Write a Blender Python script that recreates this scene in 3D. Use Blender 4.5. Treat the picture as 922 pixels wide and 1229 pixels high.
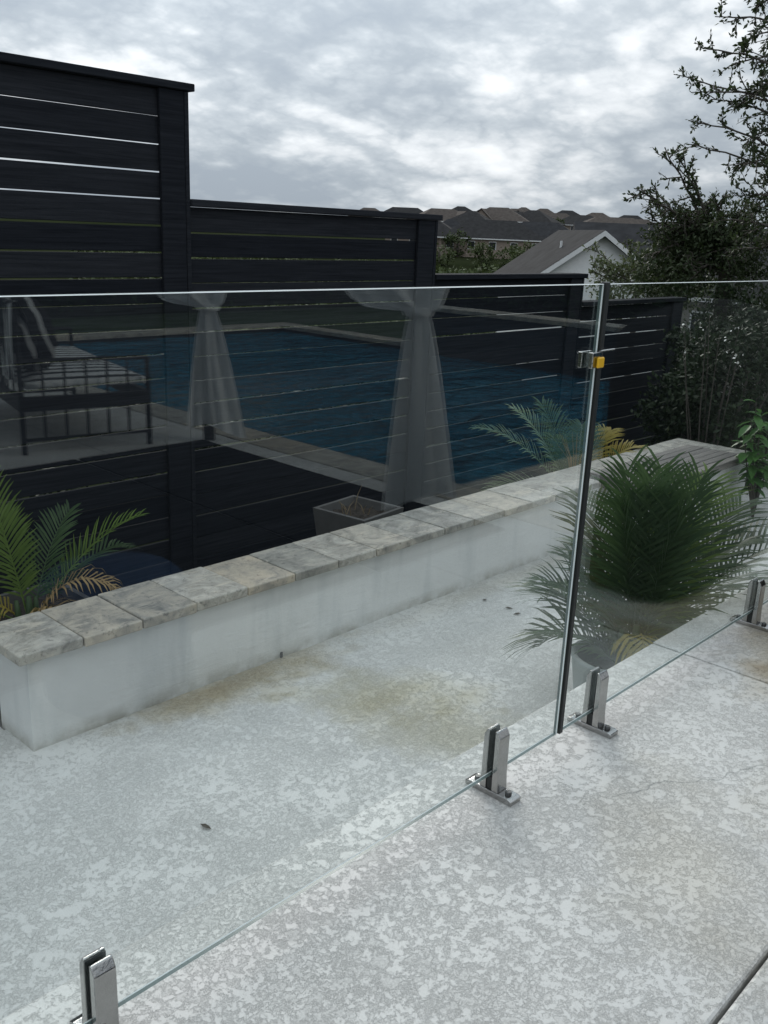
import bpy, bmesh, math, random
import numpy as np
from mathutils import Vector, Matrix

for o in list(bpy.data.objects):
    bpy.data.objects.remove(o)
scene = bpy.context.scene
col = scene.collection
R = math.radians
rnd = random.Random(7)

# ------------------------------------------------------------------ camera
# World: X runs along the glass fence, Y away from the photographer's terrace, Z up, terrace floor z = 0.
CX, CY, FPX, EYE = 461.0, 614.5, 1120.0, 1.42
def _frame():
    a = np.array([1560 - CX, 324 - CY, FPX]); b = np.array([-CX, 324 - 0.042 * 1560 - CY, FPX])
    up = np.cross(a, b); up /= np.linalg.norm(up)
    if up[1] > 0: up = -up
    x = a / np.linalg.norm(a)
    return np.stack([x, np.cross(up, x), up])
RC = _frame()
def ray(u, v): return RC @ np.array([u - CX, v - CY, FPX])
def onz(u, v, z=0.0):
    d = ray(u, v); t = (z - EYE) / d[2]; return Vector((d[0] * t, d[1] * t, z))
def ony(u, v, y):
    d = ray(u, v); t = y / d[1]; return Vector((d[0] * t, y, EYE + d[2] * t))
def at(u, v, dist):
    d = ray(u, v); d = d / math.hypot(d[0], d[1]) * dist; return Vector((d[0], d[1], EYE + d[2]))

cam_d = bpy.data.cameras.new('camera'); cam = bpy.data.objects.new('camera', cam_d); col.objects.link(cam)
r_, u_, f_ = RC @ np.array([1, 0, 0]), RC @ np.array([0, -1, 0]), RC @ np.array([0, 0, 1])
cam.matrix_world = Matrix(((r_[0], u_[0], -f_[0], 0), (r_[1], u_[1], -f_[1], 0), (r_[2], u_[2], -f_[2], EYE), (0, 0, 0, 1)))
cam_d.sensor_fit = 'HORIZONTAL'; cam_d.sensor_width = 36; cam_d.lens = FPX / 922 * 36
cam_d.clip_start = 0.05; cam_d.clip_end = 3000
scene.camera = cam
scene.render.resolution_x, scene.render.resolution_y = 768, 1024

# ------------------------------------------------------------------ sky and sun
SUN = Vector(ray(240, -420)).normalized()
sun_el = math.asin(SUN.z); sun_rot = math.atan2(SUN.x, SUN.y)
world = bpy.data.worlds.new('World'); scene.world = world; world.use_nodes = True
wn, wl = world.node_tree.nodes, world.node_tree.links
wn.clear()
def W(t, **k):
    n = wn.new(t)
    for a, b in k.items(): setattr(n, a, b)
    return n
def wm(op, a, b=None, clamp=False):
    n = W('ShaderNodeMath', operation=op); n.use_clamp = clamp
    for i, s in enumerate((a, b)):
        if s is None: continue
        if isinstance(s, (int, float)): n.inputs[i].default_value = s
        else: wl.new(s, n.inputs[i])
    return n.outputs[0]
out = W('ShaderNodeOutputWorld'); bg = W('ShaderNodeBackground'); bg.inputs['Strength'].default_value = 0.1
sky = W('ShaderNodeTexSky', sky_type='NISHITA', sun_disc=False)
sky.sun_elevation = sun_el; sky.sun_rotation = sun_rot; sky.altitude = 200; sky.air_density = 1; sky.dust_density = 1
tc = W('ShaderNodeTexCoord'); sep = W('ShaderNodeSeparateXYZ'); wl.new(tc.outputs['Generated'], sep.inputs[0])
zc = wm('ADD', wm('MAXIMUM', sep.outputs[2], 0.0), 0.34)
cmb = W('ShaderNodeCombineXYZ')
wl.new(wm('DIVIDE', sep.outputs[0], zc), cmb.inputs[0]); wl.new(wm('DIVIDE', sep.outputs[1], zc), cmb.inputs[1])
def cloud_noise(scale, detail, rough, off, dist=0.0):
    mp = W('ShaderNodeMapping'); mp.inputs['Location'].default_value = off
    wl.new(cmb.outputs[0], mp.inputs[0])
    n = W('ShaderNodeTexNoise'); n.inputs['Scale'].default_value = scale; n.inputs['Detail'].default_value = detail
    n.inputs['Roughness'].default_value = rough; n.inputs['Distortion'].default_value = dist
    wl.new(mp.outputs[0], n.inputs['Vector']); return n.outputs[0]
n1 = cloud_noise(1.15, 8, 0.5, (3.1, 0.4, 0), 0.15)
n2 = cloud_noise(3.4, 5, 0.5, (8.7, 5.1, 2), 0.1)
n3 = cloud_noise(8.0, 7, 0.55, (1.2, 7.7, 5), 0.1)
puff = wm('MULTIPLY', wm('ABSOLUTE', wm('SUBTRACT', n2, 0.5)), 2.0)
puff2 = wm('MULTIPLY', wm('ABSOLUTE', wm('SUBTRACT', n3, 0.5)), 2.0)
tone = wm('ADD', wm('ADD', wm('MULTIPLY', n1, 0.66), wm('MULTIPLY', puff, 0.32)), wm('ADD', wm('MULTIPLY', puff2, 0.20), 0.088))
ramp = W('ShaderNodeValToRGB'); wl.new(tone, ramp.inputs[0])
cr = ramp.color_ramp
cr.elements[0].position = 0.38; cr.elements[0].color = (0.30, 0.345, 0.395, 1)
cr.elements[1].position = 0.70; cr.elements[1].color = (0.80, 0.83, 0.85, 1)
for p, c in ((0.44, (0.34, 0.385, 0.43, 1)), (0.50, (0.43, 0.475, 0.515, 1)), (0.56, (0.58, 0.615, 0.645, 1)), (0.62, (0.70, 0.73, 0.755, 1))):
    e = cr.elements.new(p); e.color = c
# the cloud sheet glows where the sun stands behind it
dt = W('ShaderNodeVectorMath', operation='DOT_PRODUCT'); wl.new(tc.outputs['Generated'], dt.inputs[0]); dt.inputs[1].default_value = SUN
glow = wm('POWER', wm('MAXIMUM', dt.outputs['Value'], 0.0), 7.0)
amp = wm('MULTIPLY', wm('ADD', wm('MULTIPLY', glow, 0.45), 1.0), wm('ADD', wm('MULTIPLY', wm('MAXIMUM', sep.outputs[2], 0.0), 9.0), 6.1))
cs = W('ShaderNodeVectorMath', operation='SCALE'); wl.new(ramp.outputs[0], cs.inputs[0]); wl.new(amp, cs.inputs['Scale'])
hole = W('ShaderNodeMapRange'); hole.inputs[1].default_value = 0.635; hole.inputs[2].default_value = 0.70; wl.new(n2, hole.inputs[0])
mx = W('ShaderNodeMix', data_type='RGBA'); hi_ = W('ShaderNodeMapRange'); hi_.inputs[1].default_value = 0.2; hi_.inputs[2].default_value = 0.45; wl.new(sep.outputs[2], hi_.inputs[0])
wl.new(wm('MULTIPLY', hole.outputs[0], wm('MULTIPLY', hi_.outputs[0], 0.6)), mx.inputs['Factor'])
sk = W('ShaderNodeVectorMath', operation='SCALE'); wl.new(sky.outputs[0], sk.inputs[0]); sk.inputs['Scale'].default_value = .45
wl.new(cs.outputs[0], mx.inputs['A']); wl.new(sk.outputs[0], mx.inputs['B'])
wl.new(mx.outputs['Result'], bg.inputs['Color']); wl.new(bg.outputs[0], out.inputs[0])

sd = bpy.data.lights.new('sun', 'SUN'); sd.energy = 1.35; sd.angle = R(30); sd.color = (1.0, 0.96, 0.9)
so = bpy.data.objects.new('sun', sd); col.objects.link(so)
so.rotation_euler = SUN.to_track_quat('Z', 'Y').to_euler(); so.location = (0, 0, 20)

vs = scene.view_settings
vs.view_transform = 'Standard'; vs.look = 'None'; vs.gamma = 1.0; vs.exposure = 0.68; vs.use_curve_mapping = False

# ------------------------------------------------------------------ mesh helpers
class MB:
    def __init__(s): s.v, s.f, s.m = [], [], []
    def add(s, vs_, fs, mi=0):
        k = len(s.v); s.v += [tuple(p) for p in vs_]
        s.f += [tuple(i + k for i in f) for f in fs]; s.m += [mi] * len(fs)
        return s
    def box(s, a, b, mi=0, M=None):
        (x0, y0, z0), (x1, y1, z1) = a, b
        p = [Vector(q) for q in ((x0,y0,z0),(x1,y0,z0),(x1,y1,z0),(x0,y1,z0),(x0,y0,z1),(x1,y0,z1),(x1,y1,z1),(x0,y1,z1))]
        if M is not None: p = [M @ q for q in p]
        return s.add(p, [(3,2,1,0),(4,5,6,7),(0,1,5,4),(1,2,6,5),(2,3,7,6),(3,0,4,7)], mi)
    def tube(s, pts, rad, n=6, mi=0, cap=True):
        pts = [Vector(p) for p in pts]
        if isinstance(rad, (int, float)): rad = [rad] * len(pts)
        k = len(s.v); ref = Vector((0.31, 0.17, 0.93))
        for i, p in enumerate(pts):
            t = (pts[min(i + 1, len(pts) - 1)] - pts[max(i - 1, 0)])
            t = t.normalized() if t.length > 1e-9 else Vector((0, 0, 1))
            a = t.cross(ref)
            if a.length < 0.1: a = t.cross(Vector((1, 0, 0)))
            a.normalize(); b = t.cross(a)
            for j in range(n):
                q = p + (a * math.cos(2*math.pi*j/n) + b * math.sin(2*math.pi*j/n)) * rad[i]
                s.v.append(tuple(q))
        for i in range(len(pts) - 1):
            for j in range(n):
                j2 = (j + 1) % n
                s.f.append((k+i*n+j, k+i*n+j2, k+(i+1)*n+j2, k+(i+1)*n+j)); s.m.append(mi)
        if cap:
            s.f.append(tuple(k + j for j in range(n))[::-1]); s.m.append(mi)
            e = k + (len(pts)-1)*n; s.f.append(tuple(e + j for j in range(n))); s.m.append(mi)
        return s
    def lathe(s, prof, n=24, c=(0, 0, 0), mi=0):
        k = len(s.v)
        for r, z in prof:
            for j in range(n):
                a = 2*math.pi*j/n; s.v.append((c[0]+r*math.cos(a), c[1]+r*math.sin(a), c[2]+z))
        for i in range(len(prof) - 1):
            for j in range(n):
                j2 = (j+1) % n
                s.f.append((k+i*n+j, k+i*n+j2, k+(i+1)*n+j2, k+(i+1)*n+j)); s.m.append(mi)
        return s
    def mesh(s, name, mats, bevel=0.0, seg=1, smooth=False):
        me = bpy.data.meshes.new(name); me.from_pydata(s.v, [], s.f)
        if not isinstance(mats, (list, tuple)): mats = [mats]
        for m in mats: me.materials.append(m)
        if len(mats) > 1: me.polygons.foreach_set('material_index', s.m)
        if bevel > 0:
            bm = bmesh.new(); bm.from_mesh(me)
            bmesh.ops.recalc_face_normals(bm, faces=bm.faces)
            bmesh.ops.bevel(bm, geom=[e for e in bm.edges], offset=bevel, segments=seg, affect='EDGES', profile=0.5)
            bm.to_mesh(me); bm.free()
        if smooth: me.polygons.foreach_set('use_smooth', [True] * len(me.polygons))
        me.update(); return me
    def build(s, name, mats, parent=None, **k):
        return link(name, s.mesh(name, mats, **k), parent)
def link(name, me, parent=None, loc=None):
    o = bpy.data.objects.new(name, me); col.objects.link(o)
    if parent is not None: o.parent = parent
    if loc is not None: o.location = loc
    return o
def tag(o, label=None, cat=None, group=None, kind=None):
    if label: o['label'] = label
    if cat: o['category'] = cat
    if group: o['group'] = group
    if kind: o['kind'] = kind
    return o
def empty(name, loc=(0, 0, 0), rz=0.0):
    o = bpy.data.objects.new(name, None); col.objects.link(o); o.location = loc; o.rotation_euler = (0, 0, rz)
    o.empty_display_size = 0.1; return o
def leafmesh(name, V, F, mats, mi=None):
    """V (n,3) numpy, F (m,4) numpy -> quad mesh fast"""
    me = bpy.data.meshes.new(name); n, m = len(V), len(F)
    me.vertices.add(n); me.vertices.foreach_set('co', np.asarray(V, dtype=np.float32).ravel())
    me.loops.add(m*4); me.loops.foreach_set('vertex_index', np.asarray(F, dtype=np.int32).ravel())
    me.polygons.add(m); me.polygons.foreach_set('loop_start', np.arange(0, m*4, 4, dtype=np.int32))
    if not isinstance(mats, (list, tuple)): mats = [mats]
    for q in mats: me.materials.append(q)
    if mi is not None: me.polygons.foreach_set('material_index', np.asarray(mi, dtype=np.int32))
    me.update(calc_edges=True); me.validate(); return me
def leaves(P, size, seed=1, aspect=0.5, up=0.35, dirs=None):
    """one diamond leaf for each point of P"""
    g = np.random.default_rng(seed); n = len(P)
    d = g.normal(size=(n, 3)) if dirs is None else dirs + 0.55*g.normal(size=(n, 3))
    d /= np.linalg.norm(d, axis=1)[:, None]
    nn = g.normal(size=(n, 3)); nn[:, 2] = np.abs(nn[:, 2]) + up*2
    s = np.cross(d, nn); s /= np.linalg.norm(s, axis=1)[:, None] + 1e-9
    L = (size*g.uniform(.65, 1.25, n))[:, None]
    b = P; t = P + d*L; mid = P + d*L*0.5
    V = np.stack([b, mid + s*L*aspect*.5, t, mid - s*L*aspect*.5], 1).reshape(-1, 3)
    return V, np.arange(n*4).reshape(-1, 4)

# ------------------------------------------------------------------ materials
def mat(name):
    m = bpy.data.materials.new(name); m.use_nodes = True
    nt = m.node_tree; b = nt.nodes.get('Principled BSDF'); return m, nt, b
class G:
    """tiny node-graph helper"""
    def __init__(s, nt): s.nt, s.n, s.l = nt, nt.nodes, nt.links
    def put(s, sock, v):
        if isinstance(v, bpy.types.NodeSocket): s.l.new(v, sock)
        else:
            if sock.type == 'RGBA' and len(v) == 3: v = (*v, 1)
            sock.default_value = v
    def pos(s): return s.n.new('ShaderNodeNewGeometry').outputs['Position']
    def obj(s): return s.n.new('ShaderNodeTexCoord').outputs['Object']
    def rand(s): return s.n.new('ShaderNodeObjectInfo').outputs['Random']
    def m(s, op, a, b=0.0, c=0.0, clamp=False):
        n = s.n.new('ShaderNodeMath'); n.operation = op; n.use_clamp = clamp
        s.put(n.inputs[0], a); s.put(n.inputs[1], b); s.put(n.inputs[2], c); return n.outputs[0]
    def noise(s, v, scale, detail=4, rough=0.5, dist=0.0):
        n = s.n.new('ShaderNodeTexNoise'); s.put(n.inputs['Vector'], v)
        for k, x in (('Scale', scale), ('Detail', detail), ('Roughness', rough), ('Distortion', dist)): n.inputs[k].default_value = x
        return n.outputs[0]
    def map(s, v, loc=(0,0,0), rot=(0,0,0), sc=(1,1,1)):
        n = s.n.new('ShaderNodeMapping'); s.put(n.inputs[0], v)
        n.inputs['Location'].default_value = loc; n.inputs['Rotation'].default_value = rot; n.inputs['Scale'].default_value = sc
        return n.outputs[0]
    def mr(s, v, a, b, c=0.0, d=1.0):
        n = s.n.new('ShaderNodeMapRange'); s.put(n.inputs[0], v)
        for i, x in enumerate((a, b, c, d)): n.inputs[i+1].default_value = x
        return n.outputs[0]
    def mix(s, f, a, b, mode='MIX'):
        n = s.n.new('ShaderNodeMix'); n.data_type = 'RGBA'; n.blend_type = mode
        s.put(n.inputs['Factor'], f); s.put(n.inputs['A'], a); s.put(n.inputs['B'], b); return n.outputs['Result']
    def bump(s, h, strength, dist, normal=None):
        n = s.n.new('ShaderNodeBump'); n.inputs['Strength'].default_value = strength; n.inputs['Distance'].default_value = dist
        s.put(n.inputs['Height'], h)
        if normal is not None: s.l.new(normal, n.inputs['Normal'])
        return n.outputs[0]
    def sep(s, v):
        n = s.n.new('ShaderNodeSeparateXYZ'); s.put(n.inputs[0], v); return n.outputs
def simple(name, c, rough=0.6, metal=0.0, var=0.12, scale=8.0, bump=0.0, bscale=40, rand=0.0, spec=None):
    m, nt, b = mat(name); g = G(nt)
    p = g.obj(); f = g.noise(p, scale, 5, 0.6)
    f = g.mr(f, 0.3, 0.7, 1-var, 1+var)
    if rand: f = g.m('MULTIPLY', f, g.mr(g.rand(), 0, 1, 1-rand, 1+rand))
    vm = g.n.new('ShaderNodeVectorMath'); vm.operation = 'SCALE'; vm.inputs[0].default_value = c; g.l.new(f, vm.inputs['Scale'])
    g.l.new(vm.outputs[0], b.inputs['Base Color'])
    b.inputs['Roughness'].default_value = rough; b.inputs['Metallic'].default_value = metal
    if spec is not None: b.inputs['Specular IOR Level'].default_value = spec
    if bump: g.l.new(g.bump(g.noise(p, bscale, 4, 0.6), bump, 0.01), b.inputs['Normal'])
    return m

def concrete(name, hi, lo, stains=(), crack=None, lowfreq=0.06):
    """trowel-textured cement overlay: smooth raised islands, rough lower ground between, dark torn rims"""
    m, nt, b = mat(name); g = G(nt); p = g.pos()
    w = g.noise(p, 9.0, 3, 0.5)
    vv = g.n.new('ShaderNodeVectorMath'); vv.operation = 'MULTIPLY_ADD'
    wc = g.n.new('ShaderNodeTexNoise'); wc.inputs['Scale'].default_value = 22; wc.inputs['Detail'].default_value = 4; g.l.new(p, wc.inputs['Vector'])
    g.l.new(wc.outputs['Color'], vv.inputs[0]); vv.inputs[1].default_value = (0.012,)*3; g.l.new(p, vv.inputs[2])
    nA = g.noise(vv.outputs[0], 26.0, 10, 0.78); nB = g.noise(vv.outputs[0], 58.0, 8, 0.76)
    sel = g.mr(g.noise(p, 3.6, 3, .55), .40, .60)
    n = g.m('ADD', g.m('MULTIPLY', nA, g.m('SUBTRACT', 1.0, sel)), g.m('MULTIPLY', nB, sel))
    big = g.noise(p, 2.3, 4, 0.55)
    t = g.m('ADD', n, g.m('MULTIPLY', g.m('SUBTRACT', big, 0.5), 0.22))
    plat = g.mr(t, 0.478, 0.494)
    rim = g.m('SUBTRACT', 1.0, g.m('DIVIDE', g.m('ABSOLUTE', g.m('SUBTRACT', t, 0.478)), 0.016), clamp=True)
    grit = g.noise(p, 160, 3, 0.6)
    lo2 = g.mix(g.mr(grit, 0.35, 0.65), tuple(x*0.84 for x in lo), tuple(x*1.1 for x in lo))
    c = g.mix(plat, lo2, hi)
    c = g.mix(g.m('MULTIPLY', rim, g.mr(g.noise(p, 40, 3, .5), .36, .60, 0.12, .66)), c, tuple(x*0.52 for x in lo))
    rb = g.m('SUBTRACT', 1.0, g.m('DIVIDE', g.m('ABSOLUTE', g.m('SUBTRACT', nB, 0.5)), 0.016), clamp=True)
    c = g.mix(g.m('MULTIPLY', g.m('MULTIPLY', rb, g.m('SUBTRACT', 1.0, plat)), .55), c, tuple(x*0.5 for x in lo))
    c = g.mix(1.0, c, g.mix(g.mr(big, .3, .7), (1-lowfreq*2.2,)*3, (1.03, 1.03, 1.03)), 'MULTIPLY')
    sx, sy, _ = g.sep(p)
    wob = g.noise(p, 5.5, 5, 0.62)
    for (x, y, rx, ry, ang, cc, amt) in stains:
        ca, sa = math.cos(ang), math.sin(ang)
        dx, dy = g.m('SUBTRACT', sx, x), g.m('SUBTRACT', sy, y)
        a = g.m('DIVIDE', g.m('ADD', g.m('MULTIPLY', dx, ca), g.m('MULTIPLY', dy, sa)), rx)
        e = g.m('DIVIDE', g.m('SUBTRACT', g.m('MULTIPLY', dy, ca), g.m('MULTIPLY', dx, sa)), ry)
        d = g.m('SQRT', g.m('ADD', g.m('MULTIPLY', a, a), g.m('MULTIPLY', e, e)))
        d = g.m('ADD', d, g.m('MULTIPLY', g.m('SUBTRACT', wob, 0.5), 1.6))
        k = g.m('MULTIPLY', g.mr(d, 0.25, 1.05, 1.0, 0.0), amt)
        c = g.mix(k, c, g.mix(1.0, c, cc, 'MULTIPLY'))
    if crack:
        (x0, y0), (x1, y1) = crack
        L = math.hypot(x1-x0, y1-y0); ux, uy = (x1-x0)/L, (y1-y0)/L
        dx, dy = g.m('SUBTRACT', sx, x0), g.m('SUBTRACT', sy, y0)
        al = g.m('ADD', g.m('MULTIPLY', dx, ux), g.m('MULTIPLY', dy, uy))
        pr = g.m('SUBTRACT', g.m('MULTIPLY', dy, ux), g.m('MULTIPLY', dx, uy))
        pr = g.m('ADD', pr, g.m('MULTIPLY', g.m('SUBTRACT', g.noise(p, 7, 6, .6), .5), 0.16))
        k = g.m('MULTIPLY', g.mr(g.m('ABSOLUTE', pr), 0.001, 0.005, 0.65, 0.0), g.m('MULTIPLY', g.m('GREATER_THAN', al, 0.0), g.m('LESS_THAN', al, L)))
        c = g.mix(k, c, (0.2, 0.21, 0.2))
    g.l.new(c, b.inputs['Base Color'])
    g.l.new(g.mr(plat, 0, 1, 0.78, 0.52), b.inputs['Roughness'])
    h = g.m('ADD', g.m('MULTIPLY', g.mr(t, 0.46, 0.52), 1.0), g.m('MULTIPLY', grit, 0.25))
    g.l.new(g.bump(h, 0.55, 0.004), b.inputs['Normal'])
    return m
PZ = -0.60          # lower patio level
GY = 1.245          # glass plane
MUD, ALGAE = (0.70, 0.62, 0.47), (0.76, 0.715, 0.57)
M_deck = concrete('trowelled_terrace_concrete', (0.61, 0.605, 0.583), (0.585, 0.578, 0.555),
    stains=[(3.5, 1.02, 0.62, 0.30, 0.1, (0.68, 0.58, 0.43), 0.9), (3.12, 0.95, .34, .10, 1.57, (0.55, 0.46, 0.33), .7), (1.9, .75, .5, .25, .6, (.86, .82, .74), .6), (2.5, .62, .5, .2, .2, (.82, .78, .70), .6)],
    crack=((onz(735, 957).x, onz(735, 957).y), (onz(925, 920).x, onz(925, 920).y)))
sA, sB, sC, sD = onz(300, 812, PZ), onz(460, 832, PZ), onz(560, 880, PZ), onz(230, 840, PZ)
M_patio = concrete('trowelled_patio_concrete', (0.665, 0.663, 0.638), (0.64, 0.636, 0.61),
    stains=[(sA.x, sA.y, 0.75, 0.24, 0.0, MUD, 1.0), (sB.x, sB.y, 0.60, 0.30, -0.8, ALGAE, 0.95), (sC.x, sC.y, 0.75, 0.32, -1.2, ALGAE, 0.8),
            (sD.x, sD.y, 0.5, .12, 0.0, MUD, .7), (4.6, 3.1, 1.6, .12, 0.0, MUD, .35)])
M_slabside = simple('cut_concrete_edge', (0.42, 0.42, 0.41), 0.8, var=.1, bump=.3)
M_joint = simple('dirty_joint_filler', (0.13, 0.12, 0.11), 0.9, var=.3)

def stucco_mat():
    m, nt, b = mat('smooth_white_stucco'); g = G(nt); p = g.pos()
    sx, sy, sz = g.sep(p)
    f = g.noise(p, 3.0, 5, .6); f2 = g.noise(g.map(p, sc=(2.2, 2.2, .35)), 3.0, 4, .55)
    c = g.mix(g.mr(f, .3, .7), (.64, .645, .63), (.71, .712, .695))
    c = g.mix(g.mr(f2, .50, .68, 0, .6), c, (.52, .54, .535))
    low = g.m('MULTIPLY', g.mr(sz, PZ, PZ+.07, 1, 0), g.mr(g.noise(p, 9, 4, .6), .35, .6, .2, 1))
    c = g.mix(g.m('MULTIPLY', low, .8), c, (.27, .25, .20))
    g.l.new(c, b.inputs['Base Color']); b.inputs['Roughness'].default_value = .75
    g.l.new(g.bump(g.m('ADD', g.noise(p, 60, 4, .6), g.m('MULTIPLY', g.noise(g.map(p, rot=(0, .5, 0), sc=(3, 3, 12)), 2.5, 5, .6, .8), 2.0)), .4, .004), b.inputs['Normal']); return m
M_stucco = stucco_mat()
def travertine():
    m, nt, b = mat('tumbled_travertine'); g = G(nt); p = g.pos(); r = g.rand()
    o = g.n.new('ShaderNodeVectorMath'); o.operation = 'MULTIPLY_ADD'; g.l.new(p, o.inputs[0]); o.inputs[1].default_value = (1, 1, 1)
    cb = g.n.new('ShaderNodeCombineXYZ')
    for i in range(3): g.l.new(g.m('MULTIPLY', r, 37.0+i*11), cb.inputs[i])
    g.l.new(cb.outputs[0], o.inputs[2]); q = o.outputs[0]
    f = g.noise(q, 6, 7, .68, 1.2); v = g.noise(g.map(q, sc=(1, 3.5, 1)), 7, 6, .62, .8)
    c = g.mix(g.mr(f, .32, .68), (.19, .183, .165), (.54, .52, .475))
    c = g.mix(g.mr(v, .52, .66, 0, .65), c, (.62, .565, .48))
    c = g.mix(g.m('MULTIPLY', g.mr(g.m('FRACT', g.m('MULTIPLY', r, 7.3)), .55, 1, 0, .6), g.mr(f, .35, .6)), c, (.52, .41, .28))
    c = g.mix(g.mr(g.noise(q, 38, 5, .7), .55, .68, 0, .75), c, (.13, .125, .115))
    c = g.mix(1.0, c, g.mix(r, (.78, .80, .80), (1.12, 1.1, 1.06)), 'MULTIPLY')
    g.l.new(c, b.inputs['Base Color']); b.inputs['Roughness'].default_value = .5
    g.l.new(g.bump(g.m('ADD', f, g.noise(q, 45, 4, .65)), .35, .006), b.inputs['Normal']); return m
M_trav = travertine()
def board_mat():
    m, nt, b = mat('black_stained_boards'); g = G(nt); p = g.obj(); r = g.rand()
    q = g.n.new('ShaderNodeVectorMath'); q.operation = 'ADD'; g.l.new(p, q.inputs[0])
    cb = g.n.new('ShaderNodeCombineXYZ')
    for i in range(3): g.l.new(g.m('MULTIPLY', r, 23.0+i*9), cb.inputs[i])
    g.l.new(cb.outputs[0], q.inputs[1])
    f = g.noise(g.map(q.outputs[0], sc=(.7, 22, 22)), 3, 6, .65, .6)
    c = g.mix(g.mr(f, .3, .7), (.011, .013, .0165), (.025, .028, .034))
    c = g.mix(1.0, c, g.mix(r, (.68, .70, .74), (1.35, 1.3, 1.26)), 'MULTIPLY')
    g.l.new(c, b.inputs['Base Color']); b.inputs['Roughness'].default_value = .85
    b.inputs['Specular IOR Level'].default_value = .04
    g.l.new(g.bump(f, .3, .004), b.inputs['Normal']); return m
M_board = board_mat()
def glass_mat():
    m, nt, b = mat('clear_fence_glass'); g = G(nt); nt.nodes.remove(b)
    ge = g.n.new('ShaderNodeNewGeometry'); d = g.n.new('ShaderNodeVectorMath'); d.operation = 'DOT_PRODUCT'
    g.l.new(ge.outputs['Normal'], d.inputs[0]); g.l.new(ge.outputs['Incoming'], d.inputs[1])
    k = g.m('POWER', g.m('SUBTRACT', 1.0, g.m('ABSOLUTE', d.outputs['Value']), clamp=True), 5.0)
    F = g.m('ADD', 0.055, g.m('MULTIPLY', k, 0.945))
    t = g.n.new('ShaderNodeBsdfTransparent'); t.inputs[0].default_value = (0.972, 0.988, 0.984, 1)
    gl = g.n.new('ShaderNodeBsdfGlossy'); gl.inputs['Roughness'].default_value = 0.0; gl.inputs['Color'].default_value = (.92, .99, 1, 1)
    mx_ = g.n.new('ShaderNodeMixShader'); g.l.new(F, mx_.inputs[0]); g.l.new(t.outputs[0], mx_.inputs[1]); g.l.new(gl.outputs[0], mx_.inputs[2])
    g.l.new(mx_.outputs[0], nt.nodes['Material Output'].inputs['Surface']); return m
M_glass = glass_mat()
M_gedge = simple('polished_glass_edge', (0.10, 0.135, 0.13), 0.10, var=.03)  # dark tone imitates the dark line refracted inside the glass edge
M_arris_glint = simple('arris_refraction_glint', (0.80, 0.84, 0.83), 0.35, var=.03)  # pale tone imitates the bright line refracted along the glass edge
M_rubber = simple('black_rubber', (0.012, 0.014, 0.014), 0.45, var=.1)
M_steel = simple('brushed_stainless_steel', (0.42, 0.415, 0.405), 0.14, metal=1.0, var=.08, scale=30, bump=.08, bscale=120)
M_bolt = simple('dark_bolt_steel', (0.12, 0.12, 0.12), 0.4, metal=1.0)
M_yellow = simple('yellow_plastic', (0.75, 0.42, 0.01), 0.4, var=.1)
M_black = simple('black_powder_coat', (0.012, 0.012, 0.014), 0.45, var=.1)
M_rug = simple('black_outdoor_rug', (0.010, 0.011, 0.013), 0.95, var=.15, scale=60, spec=.1)
M_soil = simple('dark_potting_soil', (0.035, 0.028, 0.022), .95, var=.4, scale=30, bump=1.0, bscale=60)
M_earth = simple('shaded_bed_earth', (0.05, 0.045, 0.035), .95, var=.4, scale=3, bump=.8, bscale=8)
M_planter = simple('grey_fibre_clay_planter', (0.085, 0.083, 0.08), .75, var=.15, bump=.2)
M_pot = simple('pale_grey_round_pot', (0.30, 0.33, 0.325), .6, var=.1)
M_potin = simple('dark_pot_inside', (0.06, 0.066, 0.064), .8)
def wood_mat():
    m, nt, b = mat('weathered_grey_wood'); g = G(nt); p = g.obj()
    f = g.noise(g.map(p, sc=(1.2, 26, 26)), 3, 6, .65, .5)
    c = g.mix(g.mr(f, .3, .7), (.085, .08, .075), (.22, .21, .20))
    c = g.mix(1.0, c, g.mix(g.rand(), (.75, .75, .75), (1.2, 1.18, 1.15)), 'MULTIPLY')
    g.l.new(c, b.inputs['Base Color']); b.inputs['Roughness'].default_value = .6
    g.l.new(g.bump(f, .4, .004), b.inputs['Normal']); return m
M_wood = wood_mat()
def water_mat():
    m, nt, b = mat('rippled_pool_water'); g = G(nt); p = g.pos()
    f = g.noise(p, 1.1, 3, .5)
    g.l.new(g.mix(g.mr(f, .3, .7), (.012, .14, .245), (.024, .22, .35)), b.inputs['Base Color'])
    b.inputs['Roughness'].default_value = .04; b.inputs['IOR'].default_value = 1.33
    h = g.m('ADD', g.noise(g.map(p, sc=(1, 1.5, 1)), 1.8, 3, .5, .8), g.m('MULTIPLY', g.noise(p, 8.5, 3, .5, .4), .38))
    g.l.new(g.bump(h, 1.0, .75), b.inputs['Normal']); return m
M_water = water_mat()
def leaf_mat(name, a, b_, trans=.25, rough=.6, scale=2.5):
    m, nt, b = mat(name); g = G(nt); p = g.pos()
    f = g.noise(p, scale, 3, .6); ge = g.n.new('ShaderNodeNewGeometry').outputs['Random Per Island']
    k = g.m('ADD', g.m('MULTIPLY', g.mr(f, .3, .7), .5), g.m('MULTIPLY', ge, .5))
    c = g.mix(k, a, b_)
    g.l.new(c, b.inputs['Base Color']); b.inputs['Roughness'].default_value = rough; b.inputs['Specular IOR Level'].default_value = .22
    if trans:
        tr = g.n.new('ShaderNodeBsdfTranslucent'); g.l.new(g.mix(1.0, c, (1.2, 1.3, .8), 'MULTIPLY'), tr.inputs[0])
        ms = g.n.new('ShaderNodeMixShader'); ms.inputs[0].default_value = trans
        g.l.new(b.outputs[0], ms.inputs[1]); g.l.new(tr.outputs[0], ms.inputs[2])
        g.l.new(ms.outputs[0], nt.nodes['Material Output'].inputs['Surface'])
    return m
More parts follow.
